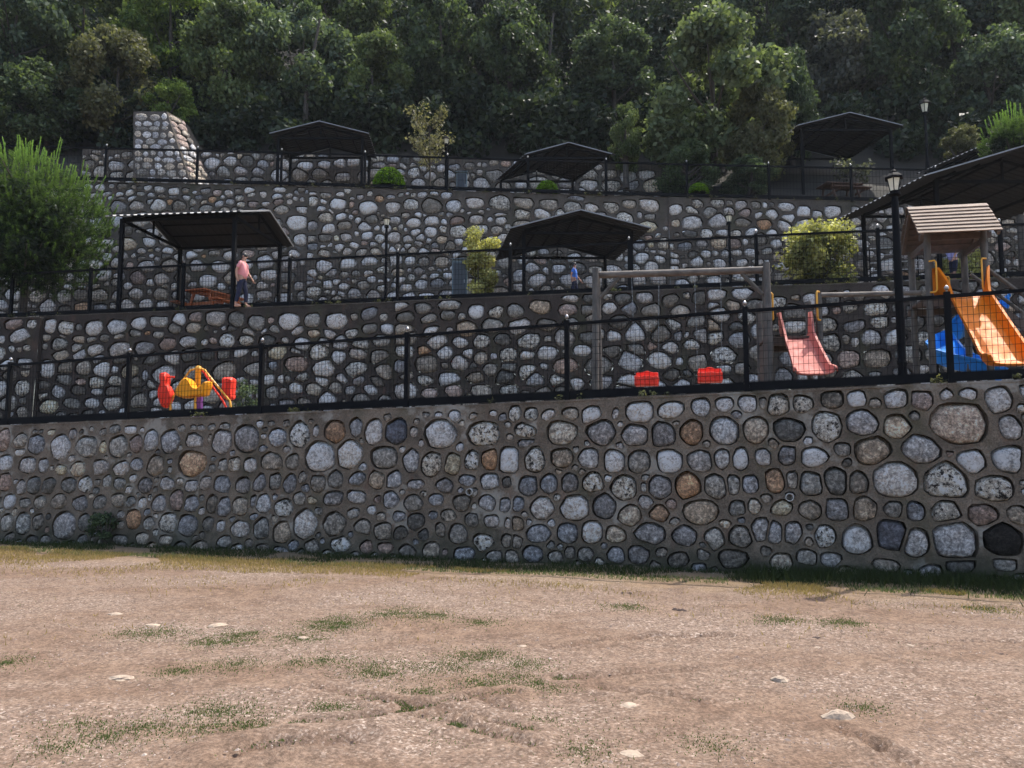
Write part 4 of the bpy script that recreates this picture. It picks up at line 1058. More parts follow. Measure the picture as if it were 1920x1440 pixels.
# ------------------------------------------------------------------ spinner (three-seat carousel)
def blob_panel(outline, c, xa, th, z_up=Vector((0, 0, 1)), inset=.35):
    """rounded plastic body from a closed outline (x, z) in metres, thickness th, domed both sides"""
    n = len(outline); nn = xa.cross(z_up).normalized(); mx = sum(p[0] for p in outline) / n; mz = sum(p[1] for p in outline) / n
    V = []
    for d, s in ((-th / 2, .80), (-th * .32, .96), (0, 1.0), (th * .32, .96), (th / 2, .80)):
        V += [Vector(c) + xa * (mx + (x - mx) * s) + z_up * (mz + (z - mz) * s) + nn * d for x, z in outline]
    F_ = [(g * n + i, g * n + (i + 1) % n, (g + 1) * n + (i + 1) % n, (g + 1) * n + i) for g in range(4) for i in range(n)]
    F_ += [tuple(reversed(range(n))), tuple(4 * n + i for i in range(n))]
    return V, F_
def smooth_loop(pts, it=2):
    for _ in range(it):
        q = []
        for i in range(len(pts)):
            a, b = pts[i], pts[(i + 1) % len(pts)]
            q += [(a[0] * .75 + b[0] * .25, a[1] * .75 + b[1] * .25), (a[0] * .25 + b[0] * .75, a[1] * .25 + b[1] * .75)]
        pts = q
    return pts
def spinner():
    Y0 = 16.1; S = Y0 / F * 1.0; pc = P(370, 745, Y0); z0 = w1z((-6.6, 14.5)) - .02
    root = empty('spinner_carousel', (pc.x, pc.y, z0), 'small red and yellow three-seat spinner behind the lowest fence', 'playground spinner')
    Xa = Vector((1, 0, 0)); U = Vector((0, 0, 1))
    def q(px, py, dy=0): return P(px, py, Y0 + dy)
    top = q(370, 692)
    MB().tube([Vector((pc.x, pc.y, q(370, 735).z)), Vector((pc.x, pc.y, top.z))], .062, 14).build('centre_post', M['yellow'], root, smooth=True)
    MB().lathe((pc.x, pc.y, top.z), [(.062, -.01), (.075, .0), (.07, .03), (.045, .06), (.01, .075)], 14).build('post_cap', M['ybar'], root, smooth=True)
    MB().tube([Vector((pc.x + .03, pc.y, z0)), Vector((pc.x + .03, pc.y, q(370, 736).z))], .085, 14).build('pedestal', M['purple'], root, smooth=True)
    MB().lathe((pc.x, pc.y, z0), [(.26, 0), (.26, .03), (.12, .05)], 16).build('base_plate', M['iron'], root)
    # bent arms
    def arm(pts, mat, r=.022): MB().tube(pts, r, 8).build('seat_arm', mat, root, smooth=True)
    arm([q(366, 692), q(357, 694), q(350, 703), q(328, 739), q(320, 752), q(319, 770)], M['ybar'])
    arm([q(378, 692), q(384, 694), q(392, 705, -.1), q(431, 752, -.25), q(433, 765, -.25)], M['ybar'], .024)
    arm([q(378, 694, .25), q(384, 700, .3), q(400, 727, .35), q(418, 752, .35), q(424, 764, .35)], M['red'])
    arm([q(366, 770, -.45), q(366, 742, -.45)], M['ybar'], .026)
    s = S
    # red animal-shaped seats seen from behind and yellow body in the middle
    def panel(name, pix, ctr, mat, th, dy=0):
        c = q(ctr[0], ctr[1], dy); o = [((x - ctr[0]) * s, (ctr[1] - y) * s) for x, y in pix]
        V, F_ = blob_panel(smooth_loop(o), c, Xa, th); return MB().add(V, F_).build(name, mat, root, smooth=True)
    panel('seat_body', [(300, 698), (314, 698), (315, 712), (313, 721), (320, 726), (326, 742), (321, 756), (317, 766), (307, 765), (301, 752), (298, 738), (300, 726), (304, 718), (302, 708)], (311, 735), M['red'], .26)
    MB().tube([q(308, 707, -.05), q(327, 707, -.05)], .02, 8).build('seat_handle', M['red'], root, smooth=True)
    panel('seat_body', [(418, 709), (424, 707), (436, 707), (441, 712), (440, 722), (438, 740), (440, 748), (434, 751), (424, 750), (417, 742), (419, 725)], (429, 730), M['red'], .3)
    for x in (425, 431): MB().tube([q(x, 715, -.16), q(x, 738, -.16)], .014, 6).build('seat_rib', M['red'], root, smooth=True)
    panel('seat_body', [(329, 738), (337, 722), (345, 710), (353, 708), (359, 716), (363, 726), (372, 731), (383, 728), (389, 718), (394, 714), (395, 722), (391, 735), (388, 744), (366, 744), (352, 748), (338, 745)], (360, 733), M['yellow'], .34, -.45)
spinner()

# ------------------------------------------------------------------ people
def skin_mesh(name, pts, edges, radii, mat, parent, sub=2, root_i=0):
    me = bpy.data.meshes.new(name); me.from_pydata([tuple(p) for p in pts], edges, []); me.materials.append(mat)
    o = link(name, me, parent)
    m = o.modifiers.new('skin', 'SKIN'); m.use_smooth_shade = True
    for i, r in enumerate(radii):
        rr = r if isinstance(r, tuple) else (r, r); me.skin_vertices[0].data[i].radius = rr
    me.skin_vertices[0].data[root_i].use_root = True
    s = o.modifiers.new('sub', 'SUBSURF'); s.levels = sub; s.render_levels = sub
    return o
def person(label, loc, H, face, shirt, pants, armf=-.35, legs=.25, lean=0.0, bulk=1.0, sleeve=True, shorts=True):
    """a walking figure whose front points to `face` (radians, 0 = +X)"""
    root = empty('person', loc, label, 'person'); root.rotation_euler = (0, 0, face)
    k = H / 1.75
    V = lambda x, y, z: Vector((x + lean * max(0, z - .9), y, z)) * k
    hip, wai, che, nec = V(0, 0, .93), V(.02, 0, 1.08), V(.03, 0, 1.32), V(.03, 0, 1.48)
    P_ = [hip, wai, che, nec, V(.05, 0, 1.56), V(.06, 0, 1.66)]; E = [(0, 1), (1, 2), (2, 3), (3, 4), (4, 5)]
    Rr = [(.13 * bulk * k, .15 * bulk * k), (.13 * bulk * k, .145 * bulk * k), (.125 * k * bulk, .17 * k), (.055 * k, .06 * k), (.075 * k, .07 * k), (.088 * k, .078 * k)]
    legsp = []; armsp = []
    for s in (-1, 1):
        b = len(P_); st = legs * s
        P_ += [V(0, .09 * s, .88), V(.03 + st * .55, .10 * s, .50), V(-.02 + st, .10 * s, .09), V(.13 + st, .11 * s, .04)]
        E += [(0, b), (b, b + 1), (b + 1, b + 2), (b + 2, b + 3)]; Rr += [.09 * k, .058 * k, .04 * k, .036 * k]; legsp.append(b)
        b = len(P_); sw = armf * s
        P_ += [V(.03, .19 * s, 1.42), V(.0 + sw * .5, .24 * s, 1.16), V(.08 + sw * .9, .24 * s, .95), V(.12 + sw * 1.0, .235 * s, .87)]
        E += [(2, b), (b, b + 1), (b + 1, b + 2), (b + 2, b + 3)]; Rr += [.052 * k, .042 * k, .032 * k, .035 * k]; armsp.append(b)
    skin_mesh('body', P_, E, Rr, M['skin'], root)
    # clothes: slightly larger skins
    T = [V(.0, 0, .90), wai, che, V(.03, 0, 1.45)]; TE = [(0, 1), (1, 2), (2, 3)]; TR = [(.15 * bulk * k, .17 * bulk * k), (.15 * bulk * k, .165 * bulk * k), (.142 * bulk * k, .19 * k), (.075 * k, .10 * k)]
    for s, b in zip((-1, 1), armsp):
        q = len(T); T += [P_[b], P_[b].lerp(P_[b + 1], .75)]; TE += [(2, q), (q, q + 1)]; TR += [.068 * k, .062 * k]
    skin_mesh('shirt', T, TE, TR, shirt, root)
    T = [V(0, 0, .93), V(0, 0, 1.0)]; TE = [(0, 1)]; TR = [(.15 * bulk * k, .16 * bulk * k), (.14 * bulk * k, .155 * bulk * k)]
    for b in legsp:
        q = len(T); low = P_[b + 1].lerp(P_[b + 2], .0 if shorts else .8)
        T += [P_[b], P_[b + 1], low + Vector((0, 0, -.02))]; TE += [(0, q), (q, q + 1), (q + 1, q + 2)]; TR += [.105 * k, .082 * k, .078 * k if shorts else .06 * k]
    skin_mesh('shorts' if shorts else 'trousers', T, TE, TR, pants, root)
    hd = P_[5]; m = MB()
    prof = [(.02, .115), (.06, .10), (.088, .06), (.098, .01), (.094, -.03)]
    vs = []; n = 14
    for r, z in prof:
        for a in range(n):
            t = 2 * math.pi * a / n; back = 1.08 if math.cos(t) < .2 else .9
            zz = z - (.05 if math.cos(t) < -.1 and z < .02 else 0) + (.035 if math.cos(t) > .5 and z < .02 else 0)
            vs.append(hd + Vector((r * math.cos(t) * back - .008, r * .92 * math.sin(t), zz)) * k)
    fs = [(g * n + i, g * n + (i + 1) % n, (g + 1) * n + (i + 1) % n, (g + 1) * n + i) for g in range(len(prof) - 1) for i in range(n)] + [tuple(range(n))]
    me = bpy.data.meshes.new('hair'); me.from_pydata([tuple(v) for v in vs], [], fs); me.materials.append(M['hair']); me.polygons.foreach_set('use_smooth', [True] * len(fs))
    link('hair', me, root)
    # face details
    f = MB(); 
    f.add([hd + Vector(v) * k for v in ((.095, 0, -.015), (.125, 0, -.045), (.09, .018, -.05), (.09, -.018, -.05))], [(0, 2, 1), (0, 1, 3), (1, 2, 3), (0, 3, 2)])
    me = bpy.data.meshes.new('nose'); me.from_pydata(f.v, [], f.f); me.materials.append(M['skin']); link('nose', me, root)
    for s in (-1, 1):
        for nm, px_, mt, rr in (('eye', Vector((.088, .032 * s, 0)), M['hair'], .009), ('ear', Vector((.0, .09 * s, -.02)), M['skin'], .022)):
            g = MB().lathe(Vector((0, 0, -rr)), [(rr * .4, 0), (rr * .95, rr * .6), (rr * .95, rr * 1.4), (rr * .4, rr * 2)], 8)
            me = bpy.data.meshes.new(nm); me.from_pydata([tuple((Vector(v)) * k) for v in g.v], [], g.f); me.materials.append(mt); link(nm, me, root, (hd + px_ * k))
    # shoes and fingers
    for b in legsp:
        a = P_[b + 2]; t = P_[b + 3]
        skin_mesh('shoe', [Vector((a.x - .04 * k, a.y, .04 * k)), Vector((a.x + .05 * k, a.y, .042 * k)), Vector((t.x + .05 * k, t.y, .03 * k))], [(0, 1), (1, 2)], [.045 * k, .05 * k, .036 * k], M['navy'] if shorts else M['skin'], root, 1)
    for b in armsp:
        h = P_[b + 3]; d = (P_[b + 3] - P_[b + 2]).normalized()
        for q in range(4):
            o = Vector((.018 * (q - 1.5), 0, 0)) * k
            skin_mesh('finger', [h + o, h + o + d * .05 * k, h + o * 1.05 + d * (.085 - .01 * abs(q - 1.5)) * k + Vector((.008, 0, 0))], [(0, 1), (1, 2)], [.010 * k, .009 * k, .007 * k], M['skin'], root, 1)
        skin_mesh('thumb', [h + d * -.01, h + Vector((.035, 0, -.02)) * k, h + Vector((.045, 0, -.05)) * k], [(0, 1), (1, 2)], [.011 * k, .01 * k, .008 * k], M['skin'], root, 1)
    return root
p = P(452, 575, 21.05); person('person in salmon T-shirt and dark trousers walking under the shelter edge', (p.x, 21.05, w2z(p.x) + .0), 1.52, R(-6), M['pinkshirt'], M['navy'], shorts=False, armf=.16, legs=.13, bulk=1.08)
p = P(1077, 560, 20.6); person('small child in blue T-shirt walking behind the second fence', (p.x, 20.6, w2z(p.x) - .0), 1.02, R(-12), M['blueshirt'], M['navy'], armf=.2, legs=.16, lean=-.05)
p = P(1788, 500, 19.2); person('small child in lilac top seen through the play tower', (p.x, 19.2, w2z(p.x)), 1.18, R(200), M['lilac'], M['navy'], armf=.2, legs=.1, lean=.12)

# ------------------------------------------------------------------ foliage
def leaves_mesh(name, clumps, size, mat, tintfn=None, tri=False, up=0.25, seed=1, elong=1.5, squash=None):
    """clumps: (cx, cy, cz, r, n); leaves as small folded quads through the clump volume, denser to its shell"""
    g = np.random.default_rng(seed); C, Nn, T = [], [], []
    for cx, cy, cz, r, n in clumps:
        d = g.normal(size=(n, 3)); d /= np.linalg.norm(d, axis=1)[:, None]
        rad = r * g.random(n) ** .42; rad *= 1 + .18 * np.sin(d[:, 0] * 5 + cx) * np.sin(d[:, 2] * 6 + cz)
        sq = np.array([1, 1, .8]) if squash is None else np.array(squash)
        C.append(np.array([cx, cy, cz]) + d * rad[:, None] * sq)
        nn = d * .5 + g.normal(size=(n, 3)) * .75 + np.array([0, 0, up]); Nn.append(nn / np.linalg.norm(nn, axis=1)[:, None])
        t = g.normal(.45, .2, n) + g.normal(0, .12); T.append(np.clip(t, 0, 1))
    C, Nn, T = np.concatenate(C), np.concatenate(Nn), np.concatenate(T); n = len(C)
    if tintfn is not None: T = np.clip(tintfn(C, T), 0, 1)
    a = np.cross(Nn, g.normal(size=(n, 3))); a /= np.linalg.norm(a, axis=1)[:, None]; b = np.cross(Nn, a)
    s = (size * g.uniform(.6, 1.35, n))[:, None]
    p0 = C - a * s * elong * .5; p1 = C + b * s * .5 + Nn * s * .12; p2 = C + a * s * elong * .5; p3 = C - b * s * .5 + Nn * s * .12
    V = np.stack([p0, p1, p2, p3], 1).reshape(-1, 3); me = bpy.data.meshes.new(name)
    me.vertices.add(4 * n); me.vertices.foreach_set('co', V.astype(np.float32).ravel())
    me.loops.add(4 * n); me.loops.foreach_set('vertex_index', np.arange(4 * n, dtype=np.int32))
    me.polygons.add(n); me.polygons.foreach_set('loop_start', np.arange(0, 4 * n, 4, dtype=np.int32)); me.polygons.foreach_set('loop_total', np.full(n, 4, dtype=np.int32))
    me.update(); me.materials.append(mat)
    t4 = np.repeat(T, 4); setattr_tint(me, np.stack([t4, t4, t4, np.ones_like(t4)], 1)); return me
def crown_clumps(seed, n=42, per=330, spread=1.0):
    rs = random.Random(seed); out = []
    for k in range(n):
        z = rs.uniform(-.85, .95); rr = math.sqrt(max(.05, 1 - z * z)) * (.95 if z < .3 else .85) * rs.uniform(.45, .98)
        a = rs.uniform(0, 6.283); r = rs.uniform(.17, .34)
        out.append((rr * math.cos(a) * spread, rr * math.sin(a) * spread, z, r, int(per * (r / .26) ** 2)))
    return out
PROTO = []
for k in range(6): PROTO.append(leaves_mesh('crown', crown_clumps(100 + k, 40 + 3 * k, 300), .055, M['leaf_mid'], seed=k))
def recol(me, mat):
    key = me.name + '|' + mat.name
    if key not in RC:
        c = me.copy(); c.materials[0] = mat; RC[key] = c
    return RC[key]
RC = {}
def tree(label, px, ytop, ybot, wpx, Y, mat, proto=0, group='trees on the wooded slope', base=None, name='tree', bark='bark', depthf=.9, rz=None, trunk_r=.14, cat='tree'):
    t, b = P(px, ytop, Y), P(px, ybot, Y); cz = (t.z + b.z) / 2; rx = wpx / 2 * Y / F; rz_ = (t.z - b.z) / 2
    gz_ = hillz(t.x, Y) if base is None else base; gz_ = min(gz_, b.z + rz_ * .3)
    root = empty(name, (t.x, Y, gz_), label, cat, group)
    o = link('crown', recol(PROTO[proto % 6], mat), root, (0, 0, cz - gz_)); o.scale = (rx, rx * depthf, rz_)
    rs = random.Random(int(px * 13 + Y)); o.rotation_euler = (0, 0, rs.uniform(0, 6.28) if rz is None else rz)
    m = MB(); topz = cz + rz_ * .35; x0, y0 = t.x, Y; lean = rs.uniform(-.25, .25)
    m.tube([(x0, y0, gz_ - .4), (x0 + lean * .3, y0, gz_ + (topz - gz_) * .4), (x0 + lean, y0 + .1, topz)], [trunk_r, trunk_r * .8, trunk_r * .35], 8)
    for k in range(7):
        a = rs.uniform(0, 6.28); st = rs.uniform(.25, .8); z = gz_ + (topz - gz_) * st; L = rx * rs.uniform(.5, .9)
        s0 = Vector((x0 + lean * st, y0, z))
        m.tube([s0, s0 + Vector((math.cos(a) * L * .5, math.sin(a) * L * .5, L * .35)), s0 + Vector((math.cos(a) * L, math.sin(a) * L, L * .8))], [trunk_r * .45, trunk_r * .3, trunk_r * .12], 6)
    m.build('trunk', M[bark], root, smooth=True); return root
D, MI, BR, OL, TE, PU = (M[k] for k in ('leaf_dark', 'leaf_mid', 'leaf_bright', 'leaf_olive', 'leaf_teal', 'leaf_purple'))
TREES = [
 ('dark broadleaf tree above the big pine, cut by the photo corner', 30, -60, 210, 230, 36, TE, 0),
 ('tall bright green tree directly above the stone buttress', 165, -80, 150, 250, 39, MI, 1),
 ('olive-green tree overhanging the start of the topmost wall', 225, 60, 262, 190, 35, OL, 2),
 ('low dark tree in the shade between the pine and the topmost wall', 95, 120, 285, 200, 34.5, D, 3),
 ('tree with pale sunlit edge above and behind the stone buttress', 330, -70, 150, 220, 38.5, BR, 4),
 ('dull green tree just beyond the sunlit flank of the buttress', 440, 10, 230, 190, 36, MI, 5),
 ('broad dark tree above the smallest gabled shelter', 560, 10, 250, 240, 37, TE, 0),
 ('tree whose crown fills the gap above the smallest shelter ridge', 640, -80, 120, 200, 41, MI, 1),
 ('rounded green tree above the rounded clipped dome', 705, 75, 235, 150, 35.5, MI, 2),
 ('dark tree rising behind the white-leaved sapling', 830, -40, 200, 210, 38, D, 3),
 ('blackish green tree above the skewed shelter', 960, 20, 250, 200, 37, D, 4),
 ('mottled dark tree between sapling and skewed shelter, high on the slope', 900, -90, 110, 180, 43, PU, 5),
 ('light green spreading tree with layered boughs above the skewed shelter', 1150, 40, 190, 190, 36, TE, 1),
 ('high dim green tree over the layered light one', 1070, -90, 90, 210, 42, MI, 2),
 ('pale slender tree with bright leaf tufts beside the skewed shelter', 1172, 200, 320, 72, 31.5, MI, 3),
 ('tall grey-green tree at the top of the slope, over the large sunlit tree', 1440, -90, 110, 230, 42, TE, 4),
 ('purplish dark tree above the dark hillside shelter', 1560, 40, 260, 210, 37.5, PU, 5),
 ('dark tree behind the lantern lamp on the slope', 1690, -40, 240, 230, 37, D, 0),
 ('grey-green tree beyond the shelter half hidden by roofs', 1850, 60, 290, 200, 36, TE, 1),
 ('olive tree high above the hillside lantern lamp', 1790, -90, 90, 220, 42, OL, 2),
 ('dim tree closing the slope above the young pine', 1960, -60, 200, 230, 39, MI, 3),
 ('tall dark crown directly above the ridge of the dark hillside shelter', 1620, -110, 60, 240, 41, D, 2),
 ('dark crown at the photo corner above the young pine', 1890, -120, 60, 220, 41, TE, 5),
 ('dark undergrowth tree behind the hillside shelter ridge', 1480, 100, 300, 120, 34, D, 4),
]
for (lb, px, yt, yb, w, Y, mt, pr) in TREES: tree(lb, px, yt, yb, w, Y, mt, pr)
# the large sunlit tree and the olive one beside it, on the third terrace
tree('large sunlit tree with pale foliage standing behind the third fence', 1330, 50, 335, 300, 31.5, M['leaf_lit'], 2, group=None, base=w3z(8), trunk_r=.17)
tree('rounded olive-brown tree between the large sunlit tree and the dark shelter', 1418, 165, 345, 150, 30, OL, 5, group=None, base=w3z(9))
tree('bright bushy shrub spilling over the top of the stone buttress', 322, 150, 250, 100, 33.6, BR, 1, group=None, name='shrub', base=w4z(-12), cat='shrub')
tree('dark glossy shrub at the foot of the large sunlit tree', 1290, 270, 372, 120, 29.2, D, 0, group=None, name='shrub', base=w3z(6), cat='shrub')
tree('low dark shrub beside the rounded olive-brown tree', 1400, 300, 372, 110, 28.6, TE, 4, group=None, name='shrub', base=w3z(8), cat='shrub')
tree('low olive-leaved shrub below the hillside lantern lamp', 1800, 240, 300, 80, 31, OL, 3, group=None, name='shrub', cat='shrub')

def sparse_tree(label, px, ytop, ybot, wpx, Y, mat, base, n, size, name='sapling', seed=3):
    t, b = P(px, ytop, Y), P(px, ybot, Y); rx = wpx / 2 * Y / F; rzv = (t.z - b.z) / 2; cz = (t.z + b.z) / 2
    root = empty(name, (t.x, Y, base), label, 'small tree'); rs = random.Random(seed); m = MB(); cl = []
    m.tube([(t.x, Y, base - .1), (t.x + .03, Y, b.z), (t.x, Y, cz + rzv * .5)], [.045, .035, .012], 8)
    for k in range(16):
        a = rs.uniform(0, 6.28); st = rs.uniform(-.7, .5); L = rx * rs.uniform(.55, .95)
        s0 = Vector((t.x, Y, cz + rzv * st - rzv * .2)); e = s0 + Vector((math.cos(a) * L, math.sin(a) * L, rzv * rs.uniform(.3, .7)))
        m.tube([s0, s0.lerp(e, .5) + Vector((0, 0, -.05)), e], [.015, .01, .005], 5)
        for f in (.5, .75, 1.0):
            q = s0.lerp(e, f); cl.append((q.x - t.x, q.y - Y, q.z - base, rx * .25, n // 48))
    m.build('trunk', M['bark'], root, smooth=True)
    link('crown', leaves_mesh('crown', cl, size, mat, seed=seed), root)
sparse_tree('slender sapling with sparse cream-white leaves on the third terrace', 806, 208, 322, 104, 28.6, M['leaf_pale'], w3z(-3), 1500, .075)
sparse_tree('thin silvery shrub in front of the dark hillside shelter', 1597, 292, 350, 95, 28.3, M['leaf_purple'], w3z(12) + .4, 700, .08, name='shrub', seed=8)

def bush(label, name, px, ytop, ybot, wpx, Y, base, mat, n, size, seed, tf=None, lobes=14, group=None, stem=True):
    t, b = P(px, ytop, Y), P(px, ybot, Y); rx = wpx / 2 * Y / F; H = t.z - base
    root = empty(name, (t.x, Y, base), label, 'shrub', group); rs = random.Random(seed); cl = []
    for k in range(lobes):
        a = rs.uniform(0, 6.28); z = rs.uniform(.22, .84); rr = rx * .62 * math.sqrt(max(.1, 1 - ((z - .45) / .6) ** 2)) * rs.uniform(.3, 1)
        r = rx * rs.uniform(.3, .44); cl.append((rr * math.cos(a), rr * math.sin(a), H * z, r, n // lobes))
    link('foliage', leaves_mesh('foliage', cl, size, mat, tintfn=tf, seed=seed, up=.5), root)
    if stem:
        m = MB()
        for k in range(6):
            a = rs.uniform(0, 6.28); m.tube([(t.x, Y, base - .05), (t.x + math.cos(a) * rx * .3, Y + math.sin(a) * rx * .3, base + H * .4), (t.x + math.cos(a) * rx * .5, Y + math.sin(a) * rx * .5, base + H * .8)], [.02, .014, .006], 5)
        m.build('stem', M['bark'], root)
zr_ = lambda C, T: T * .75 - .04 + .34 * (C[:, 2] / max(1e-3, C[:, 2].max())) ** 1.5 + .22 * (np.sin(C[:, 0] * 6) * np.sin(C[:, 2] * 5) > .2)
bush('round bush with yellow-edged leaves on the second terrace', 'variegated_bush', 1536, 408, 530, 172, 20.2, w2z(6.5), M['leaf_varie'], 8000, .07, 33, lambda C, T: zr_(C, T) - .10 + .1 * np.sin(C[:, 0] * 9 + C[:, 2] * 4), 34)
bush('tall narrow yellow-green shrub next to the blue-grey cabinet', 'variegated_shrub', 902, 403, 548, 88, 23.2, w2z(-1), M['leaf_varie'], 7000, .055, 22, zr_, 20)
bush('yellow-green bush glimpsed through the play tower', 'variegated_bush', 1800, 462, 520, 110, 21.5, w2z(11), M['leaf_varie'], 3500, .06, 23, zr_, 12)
bush('dark weed clump growing against the foot of the lowest wall', 'weed_clump', 198, 958, 1012, 66, 14.75, .0, M['leaf_dark'], 1600, .035, 24, None, 10)
bush('thin weeds by the foot of the second wall beside the spinner', 'weed_clump', 462, 700, 760, 70, 18.5, 2.6, M['leaf_teal'], 700, .04, 25, None, 10)

def topiary(label, px, ytop, ybot, wpx, Y, base, seed):
    t = P(px, ytop, Y); b = P(px, ybot, Y); r = wpx / 2 * Y / F; H = t.z - b.z
    root = empty('clipped_dome_shrub', (t.x, Y, base), label, 'topiary shrub', 'clipped dome shrubs along the third fence'); g = np.random.default_rng(seed)
    n = 5200; d = g.normal(size=(n, 3)); d[:, 2] = np.abs(d[:, 2]); d /= np.linalg.norm(d, axis=1)[:, None]
    cl = [(r * .93 * x, r * .93 * y, (b.z - base) + H * .93 * z, .06, 1) for x, y, z in d]
    me = leaves_mesh('foliage', cl, .04, M['leaf_box'], seed=seed, up=.3); link('foliage', me, root)
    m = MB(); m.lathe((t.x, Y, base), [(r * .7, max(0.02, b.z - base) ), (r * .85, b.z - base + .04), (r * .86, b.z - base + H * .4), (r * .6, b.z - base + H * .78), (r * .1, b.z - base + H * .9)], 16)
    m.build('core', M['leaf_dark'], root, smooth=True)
    MB().tube([(t.x, Y, base - .1), (t.x, Y, b.z + .1)], .04, 8).build('stem', M['bark'], root)
topiary('largest clipped dome shrub, beside the sapling lamp', 730, 314, 353, 64, 27.75, w3z(-4), 1)
topiary('small clipped dome shrub in front of the skewed shelter', 1026, 340, 360, 40, 27.75, w3z(1.3), 2)
topiary('small clipped dome shrub below the large sunlit tree', 1309, 345, 362, 38, 27.75, w3z(6.5), 3)

# pines with upright candles
def pine(label, px, ytop, ybot, wpx, Y, base, nshoot, seed, core=True):
    t, b = P(px, ytop, Y), P(px, ybot, Y); rx = wpx / 2 * Y / F; H = t.z - b.z; cz = b.z + H * .5
    root = empty('pine_tree', (t.x, Y, base), label, 'pine tree'); rs = random.Random(seed); g = np.random.default_rng(seed)
    V, T = [], []
    def tuft(c, d, L, n, nl, tb, spread):
        d = d / np.linalg.norm(d)
        for k in range(n):
            f = g.random(); o = c + d * L * f; q = g.normal(size=3); q -= d * q.dot(d); q /= np.linalg.norm(q)
            nd = d * (1 - spread) + q * spread; nd /= np.linalg.norm(nd); s = np.cross(nd, g.normal(size=3)); s /= np.linalg.norm(s)
            ll = nl * g.uniform(.7, 1.2) * (1 - .3 * f); V.extend([o - s * .009, o + s * .009, o + nd * ll]); tt = min(1, max(0, tb + .35 * f + g.normal() * .08)); T.extend([tt] * 3)
    for k in range(nshoot):
        u = rs.random(); th = rs.uniform(0, 6.283)
        ph = math.acos(1 - 1.75 * u); r = rs.uniform(.80, 1.0)
        dx, dy, dz = math.sin(ph) * math.cos(th), math.sin(ph) * math.sin(th), math.cos(ph)
        c = np.array([dx * rx * r, dy * rx * r, (cz - base) + dz * H * .44 * r])
        topf = max(0, dz + .15)
        d = np.array([dx * .35, dy * .35, .6 + .6 * topf]) + g.normal(size=3) * .08
        L = rs.uniform(.22, .46) * (.6 + .95 * topf); tuft(c, d, L, int(46 + 60 * topf), .10, .0 + .62 * topf ** 1.5, .42 - .16 * topf)
    for k in range(int(nshoot * 3)):
        d = g.normal(size=3); d /= np.linalg.norm(d); r = g.random() ** .5 * .86; c = np.array([d[0] * rx * r, d[1] * rx * r, (cz - base) + d[2] * H * .44 * r])
        tuft(c, d * .6 + np.array([0, 0, .4]) + g.normal(size=3) * .2, .34, 40, .16, -.12 + .2 * max(0, d[2]), .6)
    V = np.array(V, dtype=np.float32); n = len(V) // 3; me = bpy.data.meshes.new('crown')
    me.vertices.add(3 * n); me.vertices.foreach_set('co', V.ravel()); me.loops.add(3 * n); me.loops.foreach_set('vertex_index', np.arange(3 * n, dtype=np.int32))
    me.polygons.add(n); me.polygons.foreach_set('loop_start', np.arange(0, 3 * n, 3, dtype=np.int32)); me.polygons.foreach_set('loop_total', np.full(n, 3, dtype=np.int32)); me.update()
    me.materials.append(M['needle']); T = np.array(T); setattr_tint(me, np.stack([T, T, T, np.ones_like(T)], 1)); link('crown', me, root)
    cl = []
    for k in range(70):
        d = g.normal(size=3); d /= np.linalg.norm(d); q = g.random() ** .5 * .72; cl.append((d[0] * rx * q, d[1] * rx * q, (cz - base) + d[2] * H * .42 * q - .15, rx * .22, 190))
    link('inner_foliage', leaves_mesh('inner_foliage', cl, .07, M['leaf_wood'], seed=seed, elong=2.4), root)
    m = MB(); m.tube([(t.x, Y, base - .1), (t.x + .05, Y, cz), (t.x, Y, cz + H * .3)], [.13, .09, .03], 10)
    for k in range(18):
        a = rs.uniform(0, 6.28); z = rs.uniform(-.35, .3); L = rx * rs.uniform(.6, .85); s0 = Vector((t.x, Y, cz + z * H))
        m.tube([s0, s0 + Vector((math.cos(a) * L * .6, math.sin(a) * L * .6, .1)), s0 + Vector((math.cos(a) * L, math.sin(a) * L, .45))], [.04, .025, .01], 6)
    m.build('trunk', M['bark'], root, smooth=True)
pine('big bushy pine with upright bright candles beside the picnic shelter', 60, 272, 592, 312, 22.9, w2z(-14), 560, 4)
pine('young pine with upright candles behind the largest shelter roof', 1900, 222, 330, 120, 24.8, w2z(12), 120, 6)

def ledge_weeds():
    rs = random.Random(14); cl = []
    for k in range(90):
        w = rs.choice((2, 2, 2, 3, 3)) if rs.random() > .06 else 1; px = rs.uniform(-50, 1950)
        if w == 1: p = on_w1(px, .02); x, y, z = p.x, p.y, p.z
        elif w == 2: x = x2(px); y = w2y(x) + .12; z = w2z(x)
        else: x = P(px, 350, 27).x; y = W3Y + .1; z = w3z(x)
        for _ in range(rs.randint(1, 4)): cl.append((x + rs.gauss(0, .12), y + rs.uniform(0, .15), z + .04, rs.uniform(.04, .1), rs.randint(14, 40)))
    tag(link('weeds', leaves_mesh('weeds', cl, .03, M['leaf_olive'], seed=15)), kind='stuff')
ledge_weeds()

